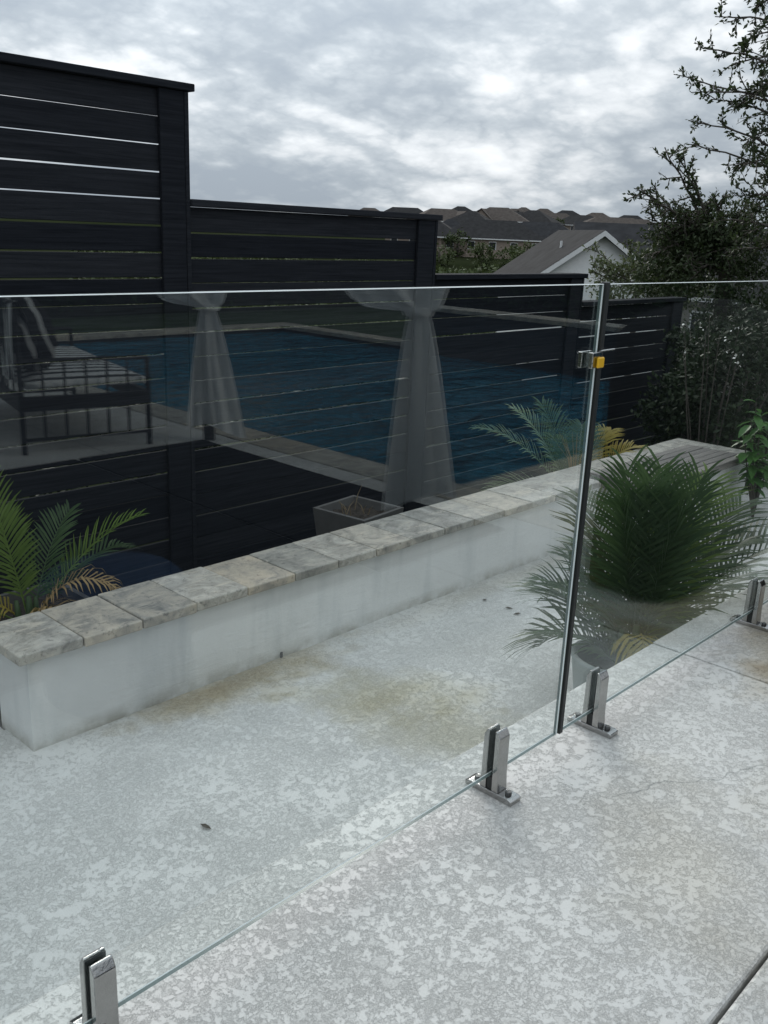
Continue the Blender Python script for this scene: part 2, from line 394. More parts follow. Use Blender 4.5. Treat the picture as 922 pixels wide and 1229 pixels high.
M_oak = leaf_mat('live_oak_leaves', (.022, .034, .016), (.055, .075, .035), .2)
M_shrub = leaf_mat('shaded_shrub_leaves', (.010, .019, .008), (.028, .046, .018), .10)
M_bush = leaf_mat('olive_bush_leaves', (.055, .075, .038), (.15, .17, .10), .2, scale=1.5)
M_hedge = leaf_mat('hedge_leaves', (.012, .028, .012), (.03, .06, .024), .1)
M_woods = leaf_mat('far_wood_foliage', (.035, .052, .022), (.085, .105, .045), .1, .8, .15)
M_palm = leaf_mat('palm_green', (.075, .125, .03), (.16, .23, .06), .3, .45)
M_palm_d = leaf_mat('deep_palm_green', (.030, .058, .028), (.080, .125, .058), .3, .38)
M_palm_o = leaf_mat('olive_palm_green', (.05, .065, .028), (.10, .115, .05), .2, .5)
M_palm_p = leaf_mat('pale_palm_green', (.14, .20, .11), (.24, .30, .17), .3, .4)
M_palm_y = leaf_mat('yellowing_palm', (.22, .20, .04), (.34, .25, .05), .3, .5)
M_palm_b = leaf_mat('dried_palm', (.26, .17, .07), (.38, .27, .12), .25, .7)
M_gloss = leaf_mat('broad_glossy_leaf', (.04, .11, .03), (.10, .22, .06), .25, .3)
M_bark = simple('grey_oak_bark', (.075, .065, .055), .9, var=.4, scale=14, bump=.8, bscale=25)
M_petal = simple('white_petal', (.75, .74, .70), .6)

# ------------------------------------------------------------------ terrain
def ground_z(x, y):
    r = math.hypot(x, y); s = x*0.73 + y*0.68
    z = np.interp(r, [0, 9, 14, 35, 90, 170, 290, 420, 700, 1500], [-1.15, -1.15, -1.9, -5.2, -7.5, -1.6, 3.6, 5.5, 2.0, -8])
    if r > 30: z += .5*math.sin(x*.031+1)*math.sin(y*.027)
    if s < 6 and r > 9: # behind the terrace the ground stays level
        k = min(1, max(0, (6 - s)/8)); z = z*(1-k) + (-1.15)*k
    return float(z)
def terrain():
    rs = [0, 4, 7, 9, 11, 14, 18, 24, 32, 42, 55, 70, 90, 110, 135, 165, 200, 245, 290, 340, 420, 550, 750, 1100, 1500]
    n = 96; mb = MB(); mb.v.append((0, 0, ground_z(0, 0)))
    for r in rs[1:]:
        for j in range(n):
            a = 2*math.pi*j/n; x, y = r*math.cos(a), r*math.sin(a); mb.v.append((x, y, ground_z(x, y)))
    for j in range(n): mb.f.append((0, 1+j, 1+(j+1) % n)); mb.m.append(0)
    for i in range(len(rs)-2):
        for j in range(n):
            a, b = 1+i*n+j, 1+i*n+(j+1) % n
            mb.f.append((a, a+n, b+n, b)); mb.m.append(0)
    m, nt, b = mat('hill_grass'); g = G(nt); p = g.pos()
    f = g.noise(p, .06, 6, .6); f2 = g.noise(p, 2.5, 5, .6)
    c = g.mix(g.mr(f, .3, .7), (.016, .022, .010), (.034, .040, .020)); c = g.mix(g.mr(f2, .3, .7, 0, .5), c, (.012, .016, .008))
    g.l.new(c, b.inputs['Base Color']); b.inputs['Roughness'].default_value = 1.0; b.inputs['Specular IOR Level'].default_value = 0
    tag(mb.build('ground', m, smooth=True), kind='structure')
terrain()

# ------------------------------------------------------------------ terrace, pool and patio
def slab(par, x0, x1, y0, y1, z=0.0, th=.12, m=M_deck, name='slab', bev=.008):
    mb = MB().box((x0, y0, z-th), (x1, y1, z)); return mb.build(name, m, par, bevel=bev, seg=2)
PX0, PX1, PY0, PY1 = 4.20, 9.40, -8.5, -.80
deck = MB().box((-6.0, -9.0, -1.4), (3.925, 1.39, -.03)).box((3.926, -.46, -1.4), (9.7, 1.39, -.03)).build('terrace', M_joint)
tag(deck, kind='structure')
J = .004
xs = [-6.0, -3.0, 0.0, 3.03]
ys = [-9.0, -5.5, -2.52, .485, 1.43]
for i in range(3):
    for j in range(4):
        slab(deck, xs[i]+J, xs[i+1]-J, ys[j]+J, ys[j+1]-J, th=.5 if j == 3 else .12)
for j in range(3): slab(deck, 3.03+J, 3.922, ys[j]+J, ys[j+1]-J)
slab(deck, PX0+.05, 6.8, -.462, .485-J); slab(deck, 6.812, 9.7, -.462, .485-J)
slab(deck, 3.03+J, 6.03-J, .485+J, 1.43, th=.5); slab(deck, 6.03+J, 9.5, .485+J, 1.43, th=.5)

pool = MB()
# basin walls and floor
pool.box((PX0-.2, PY0-.2, -1.75), (PX1+.2, PY1+.2, -1.6)).box((PX0-.2, PY0-.2, -1.6), (PX0-.002, PY1+.2, -.05)).box((PX1+.002, PY0-.2, -1.6), (PX1+.2, PY1+.2, -.05))
pool.box((PX0, PY0-.2, -1.6), (PX1, PY0-.002, -.05)).box((PX0, PY1+.002, -1.6), (PX1, PY1+.2, -.05))
M_tile = simple('dark_blue_pool_tile', (.008, .018, .028), .5, var=.3, scale=12)
poolo = pool.build('pool_basin', M_tile); tag(poolo, kind='structure')
wt = MB(); nx, ny = 2, 2
wt.box((PX0, PY0, -1.55), (PX1, PY1, -.09))
tag(wt.build('pool_water', M_water), kind='structure')
def stone_row(par, name, fixed, a0, a1, n, along, z0, z1, m=M_trav, gap=.004, jit=.002):
    for i in range(n):
        s0 = a0+(a1-a0)*i/n+gap/2; s1 = a0+(a1-a0)*(i+1)/n-gap/2
        dz = rnd.uniform(-jit, jit)
        if along == 'x': mb = MB().box((s0, fixed[0], z0), (s1, fixed[1]+rnd.uniform(-jit, jit), z1+dz))
        else: mb = MB().box((fixed[0], s0, z0), (fixed[1], s1, z1+dz))
        mb.build(name, m, par, bevel=.006, seg=2)
stone_row(poolo, 'coping_stone', (3.93, PX0+.03), PY0-.3, .47, 15, 'y', -.05, .004)
stone_row(poolo, 'coping_stone', (PY0-.32, PY0+.03), PX0+.04, PX1+.3, 9, 'x', -.05, .004)
stone_row(poolo, 'coping_stone', (PY1-.03, -.47), PX0+.04, PX1+.3, 9, 'x', -.05, .004)
stone_row(poolo, 'coping_stone', (PX1-.03, PX1+.3), PY0+.04, -5.8, 5, 'y', -.05, .004)
# raised beam along the far side of the pool
beam = MB().box((PX1-.02, -5.79, -.6), (PX1+.28, 2.0, .46)).build('pool_beam', M_tile); tag(beam, kind='structure')
stone_row(beam, 'coping_stone', (PX1-.06, PX1+.34), -5.8, 2.0, 13, 'y', .462, .515)
M_lawn = simple('mown_lawn', (.025, .05, .018), .95, var=.35, scale=5, bump=.8, bscale=90)
tag(MB().box((-8, -40, -1.6), (40, -9.02, -.06)).box((9.75, -9.0, -1.6), (40, .6, -.06)).build('lawn', M_lawn), kind='structure')

tag(MB().box((-8, 1.40, PZ-.3), (10, 3.42, PZ)).box((-8, 3.42, PZ-.3), (1.45, 4.2, PZ)).build('patio', M_patio), kind='structure')
tag(MB().box((1.46, 3.43, -1.6), (7.5, 4.15, PZ-.08)).build('planting_bed', M_earth), kind='structure')

# low garden wall with travertine coping, widening to a slatted bench box at its end
WF, WB, WT = 3.19, 3.46, -.20
lw = empty('garden_wall', (1.46, WF, PZ))
tag(lw, 'low white stucco garden wall capped with grey travertine', 'wall')
def child(mb, name, m, par, **k):
    o = mb.build(name, m, None, **k); o.parent = par; o.matrix_parent_inverse = Matrix.Translation(-Vector(par.location)); return o
def wallbody():
    mb = MB(); N = 60
    x0, x1 = 1.46, 5.70
    for i in range(N+1):
        x = x0+(x1-x0)*i/N
        for z in np.linspace(PZ-.02, WT, 7):
            mb.v.append((x, WF+.004*math.sin(x*5.3+z*7)+rnd.uniform(-.0015, .0015), z))
    for i in range(N):
        for k in range(6): mb.f.append((i*7+k, (i+1)*7+k, (i+1)*7+k+1, i*7+k+1)); mb.m.append(0)
    mb.box((x0, WF+.012, PZ-.02), (x1, WB, WT-.001))
    mb.box((x0-.0005, WF-.004, PZ-.02), (x0+.02, WF+.02, WT-.0005))
    return mb
child(wallbody(), 'wall_body', M_stucco, lw)
ct0, ct1 = WT, -.156
cxs = [1.405]
while cxs[-1] < 7.1: cxs.append(cxs[-1]+rnd.choice((.265, .27, .285, .29)))
for a, b in zip(cxs[:-1], cxs[1:]):
    y0 = 3.135+rnd.uniform(-.004, .004) if b < 5.7 else 3.31
    mb = MB().box((a+.002, y0, ct0), (b-.002, 3.50+rnd.uniform(-.003, .003), ct1+rnd.uniform(-.003, .003)))
    child(mb, 'coping_stone', M_trav, lw, bevel=.006, seg=2)
bx = empty('bench_box', (5.70, 2.85, PZ)); tag(bx, 'raised stucco bench box with weathered slatted wood top', 'bench')
child(MB().box((5.701, 2.86, PZ-.02), (7.36, 3.46, WT)), 'box_body', M_stucco, bx)
for i in range(2): child(MB().box((7.17, 2.80+i*.35, ct0+.001), (7.40, 3.147+i*.35 if i == 0 else 3.50, ct1)), 'coping_stone', M_trav, bx, bevel=.006, seg=2)
for i in range(7):
    y = 2.80+i*.072
    child(MB().box((5.66, y, ct0+.002), (7.165, y+.066, ct1+.012+rnd.uniform(-.002, .002))), 'slat', M_wood, bx, bevel=.003)
child(MB().box((5.645, 2.80, ct0-.03), (5.657, 3.30, ct1+.015)), 'end_board', M_wood, bx)

# ------------------------------------------------------------------ black board fence
fence = empty('privacy_fence', (3.5, 5.0, -1.15)); tag(fence, 'black stained horizontal board fence stepping down beyond the patio', 'fence')
FY = 5.0; PITCH = .1535
def fence_run(x0, x1, top, bottom=-1.1, postw=.20, endpost=True):
    me = MB().box((x0-x1, -.011, -.0715), (-postw*.5, .011, .0715)).mesh('board', M_board, bevel=.003)
    z = top-.05-.0695; i = 0
    while z > bottom:
        o = link('board', me); o.parent = fence; o.matrix_parent_inverse = Matrix.Translation(-Vector(fence.location))
        big = rnd.random()
        o.location = (x1, FY+.042+rnd.uniform(-.003, .003), z+rnd.uniform(-.0025, .0025))
        o.rotation_euler = (rnd.uniform(-.03, .03), rnd.uniform(-.0008, .0008), 0)
        o.scale = (1, 1, rnd.choice((.985, 1.0, 1.02, 1.035, 1.05)))
        z -= PITCH; i += 1
    child(MB().box((x0-.01, FY-.02, top-.042), (x1+.035, FY+.14, top)), 'cap_rail', M_board, fence, bevel=.004)
    if endpost:
        child(MB().box((x1-postw, FY+.002, bottom-.3), (x1-.03, FY+.028, top-.045)), 'post_face', M_board, fence, bevel=.003)
        child(MB().box((x1-.128, FY+.053, bottom-.5), (x1-.03, FY+.13, top-.046)), 'post', M_board, fence, bevel=.004)
        child(MB().box((x1-.029, FY-.003, bottom-.3), (x1, FY+.12, top-.044)), 'post_side', M_board, fence, bevel=.003)
fence_run(1.05, 3.53, 2.21); fence_run(-1.4, 1.04, 2.21)
fence_run(3.54, 5.87, 1.563, postw=.22); fence_run(5.88, 8.10, 1.108, postw=.22); fence_run(8.11, 10.25, .84, postw=.22)

# ------------------------------------------------------------------ glass fence
GB, GT, TH = .062, 1.318, .012
def panel(x0, x1, label, group='frameless glass fence panels'):
    y0, y1, a = GY-TH/2, GY+TH/2, .0016; mb = MB()
    cs_ = [(y0, GB+a), (y0, GT-a), (y0+a, GT), (y1-a, GT), (y1, GT-a), (y1, GB+a), (y1-a, GB), (y0+a, GB)]
    mb.v = [(x0, y, z) for y, z in cs_]+[(x1, y, z) for y, z in cs_]
    for i, mi in enumerate((0, 2, 1, 2, 0, 2, 1, 2)):
        j = (i+1) % 8; mb.f.append((i, j, j+8, i+8)); mb.m.append(mi)
    mb.f.append(tuple(range(8))[::-1]); mb.m.append(1)
    k = len(mb.v); mb.v += [(x1, y0+.0045, GB), (x1, y0+.0045, GT)]
    mb.f += [(8, 9, 10, k+1, k, 15), (k, k+1, 11, 12, 13, 14)]; mb.m += [2, 1]  # end face split pale and dark to imitate its bright refracted line
    e = empty('glass_fence_section', ((x0+x1)/2, GY, GB)); tag(e, label, 'glass panel', group)
    child(mb, 'pane', [M_glass, M_gedge, M_arris_glint], e); return e
gl1 = panel(-1.30, 2.100, 'long clear glass fence panel in front of the white garden wall')
gl2 = panel(2.128, 4.60, 'clear glass fence panel with a black strip along its edge in front of the potted palm')
child(MB().box((2.1105, GY-.009, GB-.004), (2.1275, GY+.011, GT+.004)), 'edge_strip', M_rubber, gl2, bevel=.002)  # black strip along the panel's edge beside the gap
lt = empty('glass_latch', (2.10, GY, 1.11)); tag(lt, 'steel latch clamp with yellow pad on the glass panel edge', 'latch')
child(MB().box((2.062, GY-.019, 1.112), (2.104, GY-.0065, 1.152)), 'front_plate', M_steel, lt, bevel=.002)
child(MB().box((2.052, GY+.0065, 1.112), (2.104, GY+.019, 1.152)), 'back_plate', M_steel, lt, bevel=.002)
child(MB().box((2.077, GY-.028, 1.113), (2.106, GY-.0195, 1.140)), 'yellow_pad', M_yellow, lt, bevel=.003)
child(MB().tube([(2.090, GY-.021, 1.1545), (2.158, GY-.021, 1.1555)], .0025, 8), 'latch_pin', M_steel, lt)

def make_spigot(x, label):
    e = empty('glass_spigot', (x, GY, 0)); tag(e, label, 'spigot', 'steel spigots along the glass fence')
    hw = .0215
    def pr(name, prof, m, bev=.0025, w=hw):
        mb = MB(); n = len(prof)
        mb.v = [(x-w, GY+y, z) for y, z in prof]+[(x+w, GY+y, z) for y, z in prof]
        mb.f = [tuple(range(n))[::-1], tuple(range(n, 2*n))]+[(i, (i+1) % n, (i+1) % n+n, i+n) for i in range(n)]
        mb.m = [0]*len(mb.f); child(mb, name, m, e, bevel=bev, seg=2)
    pr('base_plate', [(-.076, .0), (.076, .0), (.076, .013), (.064, .017), (-.064, .017), (-.076, .013)], M_steel, .002, .0225)
    pr('cheek', [(-.030, .0172), (-.009, .0172), (-.009, .192), (-.016, .192), (-.026, .174), (-.027, .06)], M_steel)
    pr('cheek', [(.030, .0172), (.027, .06), (.026, .174), (.016, .192), (.009, .192), (.009, .0172)], M_steel)
    pr('gasket', [(-.0088, .0175), (.0088, .0175), (.0088, .055), (-.0088, .055)], M_rubber, .001, .018)
    pr('gasket', [(-.0088, .062), (-.0066, .062), (-.0066, .188), (-.0088, .188)], M_rubber, 0, .0205)
    pr('gasket', [(.0066, .062), (.0088, .062), (.0088, .188), (.0066, .188)], M_rubber, 0, .0205)
    for s in (-1, 1):
        child(MB().lathe([(0, .026), (.0075, .026), (.009, .023), (.009, .0172)], 10, (x, GY+s*.051, 0)), 'bolt', M_bolt, e)
    return e
make_spigot(.655, 'steel glass spigot under the long panel, farther from the panel gap')
make_spigot(1.812, 'steel glass spigot just on the garden wall side of the panel gap')
make_spigot(2.312, 'steel glass spigot in front of the round palm pot')
make_spigot(3.48, 'steel glass spigot beyond the dark floor joint')

# ------------------------------------------------------------------ palms and pots
def frond(mbV, base, az, el, L, droop, n=26, ll=.26, lw=.016, fold=.5, start=.22, seed=0, curl=0.0, stemr=.006, lean=.25):
    """a pinnate frond added to a (verts, faces, mi) triple; returns nothing"""
    V, F = mbV; g = random.Random(seed)
    d0 = Vector((math.cos(az)*math.cos(el), math.sin(az)*math.cos(el), math.sin(el)))
    side0 = Vector((-math.sin(az), math.cos(az), 0))
    pts = []; p = Vector(base); d = d0.copy(); S = 18
    for i in range(S+1):
        pts.append((p.copy(), d.copy()))
        p = p+d*(L/S)
        d = (d+Vector((0, 0, -1))*droop/S*(0.4+1.6*i/S)+side0*curl/S).normalized()
    # stem
    k = len(V)
    for i, (q, t) in enumerate(pts):
        r = stemr*(1-.85*i/S); s = t.cross(Vector((0, 0, 1)));
        s = s.normalized() if s.length > 1e-4 else side0
        u = s.cross(t)
        V += [tuple(q+s*r), tuple(q+u*r), tuple(q-s*r), tuple(q-u*r)]
    for i in range(S):
        for j in range(4): F.append((k+i*4+j, k+i*4+(j+1) % 4, k+(i+1)*4+(j+1) % 4, k+(i+1)*4+j))
    for i in range(n):
        f = start+(1-start)*(i+.5)/n; x = f*S; a = int(min(x, S-1)); w = x-a
        q = pts[a][0].lerp(pts[a+1][0], w); t = pts[a][1]
        s = t.cross(Vector((0, 0, 1))); s = s.normalized() if s.length > 1e-4 else side0
        u = s.cross(t)
        prof = math.sin(min(1, (f-start)/(1-start)*.9+.16)*math.pi*.92)**.6
        for sg in (-1, 1):
            l = ll*max(.25, prof)*g.uniform(.86, 1.08)
            fw = .55+.8*(f-start); ld = (s*sg*(1-.25*f)+t*fw+u*fold*g.uniform(.6, 1.2)).normalized()
            wv = ld.cross(u if abs(ld.dot(u)) < .9 else s).normalized()*(lw*.5)
            m1 = q+ld*l*.45; d2 = (ld+Vector((0, 0, -1))*lean*g.uniform(.6, 1.5)).normalized(); m2 = m1+d2*l*.33
            d3 = (d2+Vector((0, 0, -1))*lean*1.4).normalized(); e = m2+d3*l*.26
            k = len(V)
            V += [tuple(q-wv*.5), tuple(q+wv*.5), tuple(m1-wv), tuple(m1+wv), tuple(m2-wv*.8), tuple(m2+wv*.8), tuple(e-wv*.08), tuple(e+wv*.08)]
            F += [(k, k+1, k+3, k+2), (k+2, k+3, k+5, k+4), (k+4, k+5, k+7, k+6)]
def palm(name, loc, label, fronds, group=None, trunk=None):
    e = empty(name, loc); tag(e, label, 'palm', group)
    for i, fr in enumerate(fronds):
        m = fr.pop('m'); VF = ([], [])
        b = fr.pop('b', (0, 0, 0)); frond(VF, Vector(loc)+Vector(b), seed=i*7+3, **fr)
        me = leafmesh('frond', np.array(VF[0]), np.array(VF[1]), m)
        o = link('frond', me); o.parent = e; o.matrix_parent_inverse = Matrix.Translation(-Vector(loc))
    if trunk:
        mb = MB()
        for (dx, dy, r, h) in trunk:
            mb.tube([Vector(loc)+Vector((dx*.6, dy*.6, -.06)), Vector(loc)+Vector((dx, dy, h*.5)), Vector(loc)+Vector((dx*1.1, dy*1.1, h))], [r, r*.85, r*.5], 8)
        child(mb, 'stem', M_palm_d, e, smooth=True)
    return e
# view axes on the ground: screen right and screen depth
SR = math.atan2(r_[1], r_[0]); SD = math.atan2(f_[1], f_[0])
def azs(deg): return SR+R(deg)      # 0 = screen right, 90 = away from the camera, 180 = screen left

# round pot with a big palm beyond the glass
pot_c = ony(740, 786, 1.74)
PTZ = pot_c.z
po = empty('round_pot', (pot_c.x, pot_c.y, PZ)); tag(po, 'pale grey round pot beyond the glass holding a large palm', 'pot')
h = PTZ-PZ
child(MB().lathe([(.0, .0), (.125, .0), (.15, .05), (.185, h-.03), (.192, h-.012), (.190, h), (.172, h), (.166, h-.02)], 32, (pot_c.x, pot_c.y, PZ)), 'pot_body', M_pot, po, smooth=True)
child(MB().lathe([(.166, h-.021), (.150, h-.10), (.145, h-.11)], 32, (pot_c.x, pot_c.y, PZ)), 'pot_inside', M_potin, po, smooth=True)
child(MB().lathe([(.150, h-.10), (.08, h-.085), (0.0, h-.08)], 32, (pot_c.x, pot_c.y, PZ)), 'soil', M_soil, po, smooth=True)
PF = []
for i, (a, el, L, dr) in enumerate([
        (20, 62, .85, 1.0), (48, 66, .98, .8), (75, 74, .92, .7), (108, 66, .85, .9), (140, 68, .58, 1.0), (160, 62, .55, 1.1),
        (5, 48, .95, 1.3), (35, 45, 1.05, 1.3), (62, 50, 1.0, 1.2), (95, 50, .85, 1.2), (125, 50, .6, 1.4),
        (-45, 62, .66, 1.3), (15, 34, 1.05, 1.2), (50, 32, 1.0, 1.2), (155, 44, .46, 1.6), (80, 84, .85, .4), (-5, 70, .8, .9), (28, 78, .9, .5), (60, 22, .9, 1.1), (12, 55, 1.05, .9), (40, 58, 1.0, .8), (70, 62, 1.0, .8), (100, 76, .9, .6), (22, 25, 1.05, 1.0)]):
    if i % 5 in (1, 3) and i > 5: continue
    PF.append(dict(m=(M_palm_d, M_palm, M_palm_d, M_palm_o, M_palm_d)[i % 5], az=azs(a), el=R(el), L=L*.98, droop=dr*1.15, n=30, ll=.33, lw=.0135, fold=.38, start=.16, lean=.22, b=(rnd.uniform(-.04, .04), rnd.uniform(-.04, .04), 0)))
for a in (20, 60, 95, 130):
    PF.append(dict(m=M_palm_d, az=azs(a), el=R(80), L=.74, droop=.35, n=16, ll=.30, lw=.013, fold=.9, start=.45, lean=.05))
PF.append(dict(m=M_palm_y, az=azs(262), el=R(78), L=.50, droop=4.2, n=16, ll=.20, lw=.018, fold=-.2, start=.25, lean=.9))
PF.append(dict(m=M_palm_p, az=azs(285), el=R(66), L=.42, droop=4.6, n=16, ll=.18, lw=.018, fold=-.1, start=.3, lean=.8))
PF.append(dict(m=M_palm_b, az=azs(-28), el=R(20), L=.42, droop=2.4, n=14, ll=.16, lw=.014, fold=-.1, start=.3, lean=.8))
palm('potted_palm', (pot_c.x+.10*r_[0], pot_c.y+.10*r_[1]+.03, PTZ-.09), 'large dense green palm growing from the round pot beyond the glass', PF,
     trunk=[(0, 0, .03, .22), (.05, .03, .022, .2), (-.04, .04, .022, .2), (.02, -.05, .02, .18)])

def box_planter(x, y, w0, w1, z0, z1, label, rz=0.0):
    e = empty('square_planter', (x, y, z0)); tag(e, label, 'planter', 'square planters behind the garden wall')
    Mz = Matrix.Translation((x, y, 0)) @ Matrix.Rotation(rz, 4, 'Z')
    def ring(w, z): return [Mz @ Vector((sx*w/2, sy*w/2, z)) for sx, sy in ((-1, -1), (1, -1), (1, 1), (-1, 1))]
    rr = [ring(w0, z0), ring(w1, z1), ring(w1-.05, z1), ring(w1-.07, z1-.08)]
    mb = MB()
    for r0 in rr: mb.v += [tuple(q) for q in r0]
    for i in range(3):
        for j in range(4): mb.f.append((i*4+j, i*4+(j+1) % 4, (i+1)*4+(j+1) % 4, (i+1)*4+j)); mb.m.append(0)
    mb.f.append((3, 2, 1, 0)); mb.m.append(0)
    child(mb, 'planter_box', M_planter, e)
    N = 10; sb = MB(); w = w1-.066
    for i in range(N+1):
        for j in range(N+1):
            q = Mz @ Vector(((i/N-.5)*w, (j/N-.5)*w, z1-.055+rnd.uniform(-.012, .02))); sb.v.append(tuple(q))
    for i in range(N):
        for j in range(N): sb.f.append((i*(N+1)+j, (i+1)*(N+1)+j, (i+1)*(N+1)+j+1, i*(N+1)+j+1)); sb.m.append(0)
    child(sb, 'soil', M_soil, e)
    return e
BZ = PZ-.08
c1 = ony(56, 735, 3.86); box_planter(c1.x-.08, 3.86, .46, .60, BZ, c1.z+.02, 'square planter of dark soil holding the leafy palm at the wall end')
c2 = ony(428, 606, 3.86); box_planter(c2.x+.02, 3.86, .30, .40, BZ, c2.z-.02, 'square grey planter of bare soil and dead stems behind the wall', .12)
LF = []
for i, (a, el, L, dr, m) in enumerate([(165, 78, .80, .35, M_palm), (140, 70, .66, .8, M_palm), (28, 58, .74, .9, M_palm), (75, 66, .62, 1.0, M_palm_d), (205, 40, .62, 1.5, M_palm),
        (55, 48, .70, 1.3, M_palm_d), (-60, 40, .42, 1.9, M_palm_d), (12, 64, .60, 2.9, M_palm_b), (-28, 60, .44, 3.4, M_palm_b), (188, 52, .5, 2.6, M_palm_y)]):
    LF.append(dict(m=m, az=azs(a), el=R(el), L=L*.98, droop=dr, n=24, ll=.165, lw=.012, fold=.42, start=.22, lean=.15 if m in (M_palm, M_palm_d) else .7))
palm('leafy_palm', (c1.x-.09, 3.84, c1.z-.05), 'bright green palm with one dried brown frond in a square planter', LF, trunk=[(0, 0, .022, .16), (.04, .02, .018, .14), (-.04, .03, .018, .14)])
ds = empty('dead_plant', (c2.x, 3.86, c2.z-.06)); tag(ds, 'dry brown stems standing in the bare square planter', 'plant')
mb = MB()
for i in range(9):
    a = rnd.uniform(0, 6.28); b0 = Vector((c2.x+.02+rnd.uniform(-.11, .11), 3.86+rnd.uniform(-.11, .11), c2.z-.06)); hh = rnd.uniform(.05, .10) if i else .17
    mb.tube([b0, b0+Vector((math.cos(a)*.02, math.sin(a)*.02, hh*.6)), b0+Vector((math.cos(a)*.05, math.sin(a)*.05, hh))], [.004, .003, .001], 5)
child(mb, 'stem', simple('dry_stem', (.22, .17, .11), .9), ds)
# pale palm in the bed behind the wall
bp = ony(688, 590, 3.78)
BF = []
for i, (a, el, L, dr, m) in enumerate([(168, 52, 1.0, .95, M_palm_p), (150, 64, .9, .9, M_palm_p), (185, 34, .80, 1.5, M_palm_p), (130, 70, .85, .8, M_palm_d), (20, 58, .75, 1.2, M_palm_y), (50, 62, .8, 1.2, M_palm_y),
        (75, 68, .7, 1, M_palm_d), (200, 30, .6, 1.6, M_palm_d), (0, 40, .6, 1.6, M_palm_d), (100, 60, .7, 1.2, M_palm)]):
    BF.append(dict(m=m, az=azs(a), el=R(el), L=L, droop=dr, n=30, ll=.26, lw=.014, fold=.35, start=.22, lean=.25))
palm('bed_palm', (bp.x, 3.78, bp.z-.10), 'pale feathery palm with yellow fronds rising behind the garden wall', BF, trunk=[(0, 0, .03, .2), (.05, 0, .02, .15)])
tf = MB()
gb = onz(735, 560, -.16); gb.y = 3.62
for i in range(16):
    a = rnd.uniform(0, 6.28); s = rnd.uniform(.06, .2)
    tf.tube([gb+Vector((0, 0, -.3)), gb+Vector((math.cos(a)*s*.4, math.sin(a)*s*.4, .0)), gb+Vector((math.cos(a)*s, math.sin(a)*s, rnd.uniform(.1, .22)))], [.004, .003, .0008], 4)
tg = tf.build('grass_tuft', M_palm_b); tag(tg, 'thin tan grass tuft at the back of the slatted bench', 'grass')

# ------------------------------------------------------------------ trees and shrubs
G9 = np.random.default_rng(11)
def blob_points(c, rad, n, g=G9, hollow=.45):
    d = g.normal(size=(n, 3)); d /= np.linalg.norm(d, axis=1)[:, None]
    r = g.uniform(hollow**3, 1, n)**(1/3)
    # clumping: pull points towards random sub-centres
    k = max(6, n//70); sub = g.normal(size=(k, 3)); sub /= np.linalg.norm(sub, axis=1)[:, None]; sub *= g.uniform(.55, 1.0, (k, 1))
    p = d*r[:, None]; near = sub[g.integers(0, k, n)]
    p = np.where(g.random((n, 1)) < .75, near+g.normal(size=(n, 3))*.13, p)
    return np.array(c)+p*np.array(rad)
def branch(mb, P, D, a, b, r0, r1, tw=6, n=9, sag=.06, leafn=9, seed=0, twl=.28):
    """limb from a to b with leafy side twigs; collects leaf points P and directions D"""
    g = random.Random(seed); a, b = Vector(a), Vector(b); L = (b-a).length
    perp = Vector((g.uniform(-1, 1), g.uniform(-1, 1), g.uniform(.2, 1)))*L*sag
    pts = [a.lerp(b, t)+perp*math.sin(math.pi*t)+Vector((g.uniform(-1, 1), g.uniform(-1, 1), g.uniform(-1, 1)))*L*.012 for t in np.linspace(0, 1, n)]
    mb.tube(pts, [r0+(r1-r0)*t for t in np.linspace(0, 1, n)], 5)
    def leaf_along(p0, p1, m):
        for i in range(m):
            t = (i+g.random())/m; q = p0.lerp(p1, t); P.append(tuple(q+Vector((g.uniform(-1, 1), g.uniform(-1, 1), g.uniform(-1, 1)))*.012))
            dd = (p1-p0).normalized()+Vector((g.uniform(-1, 1), g.uniform(-1, 1), g.uniform(-1, 1)))*.9; D.append(tuple(dd.normalized()))
    for i in range(tw):
        t = .12+.86*(i+g.random()*.8)/tw; x = t*(n-1); k = min(int(x), n-2); q = pts[k].lerp(pts[k+1], x-k)
        dr = (pts[k+1]-pts[k]).normalized()
        d = (dr*g.uniform(.4, 1.0)+Vector((g.uniform(-1, 1), g.uniform(-1, 1), g.uniform(-.8, .9)))).normalized()
        l = twl*g.uniform(.5, 1.2)*(1.1-.5*t)
        e = q+d*l+Vector((0, 0, -.05*l)); mb.tube([q, q.lerp(e, .5)+Vector((0, 0, .03*l)), e], [r1*1.5, r1, r1*.5], 4)
        leaf_along(q, e, leafn)
        for _ in range(2):
            q2 = q.lerp(e, g.uniform(.3, .8)); d2 = (d+Vector((g.uniform(-1, 1), g.uniform(-1, 1), g.uniform(-1, 1)))*.9).normalized()
            e2 = q2+d2*l*.45; mb.tube([q2, e2], [r1, r1*.4], 4); leaf_along(q2, e2, max(3, leafn//2))
    leaf_along(pts[-3], pts[-1], leafn)
def finish_tree(name, label, loc, mb, P, D, lm, size, extra=None, group=None, cat='tree', aspect=.5, seed=1, crown='crown'):
    e = empty(name, loc); tag(e, label, cat, group)
    if mb is not None: child(mb, 'trunk', M_bark, e, smooth=True)
    Vs, Fs, k = [], [], 0
    if P:
        V, F = leaves(np.array(P), size, seed, aspect, .35, np.array(D)); Vs.append(V); Fs.append(F); k += len(V)
    if extra is not None:
        V, F = leaves(extra, size, seed+1, aspect); Vs.append(V); Fs.append(F+k)
    me = leafmesh(crown, np.concatenate(Vs), np.concatenate(Fs), lm)
    o = link(crown, me); o.parent = e; o.matrix_parent_inverse = Matrix.Translation(-Vector(loc)); return e
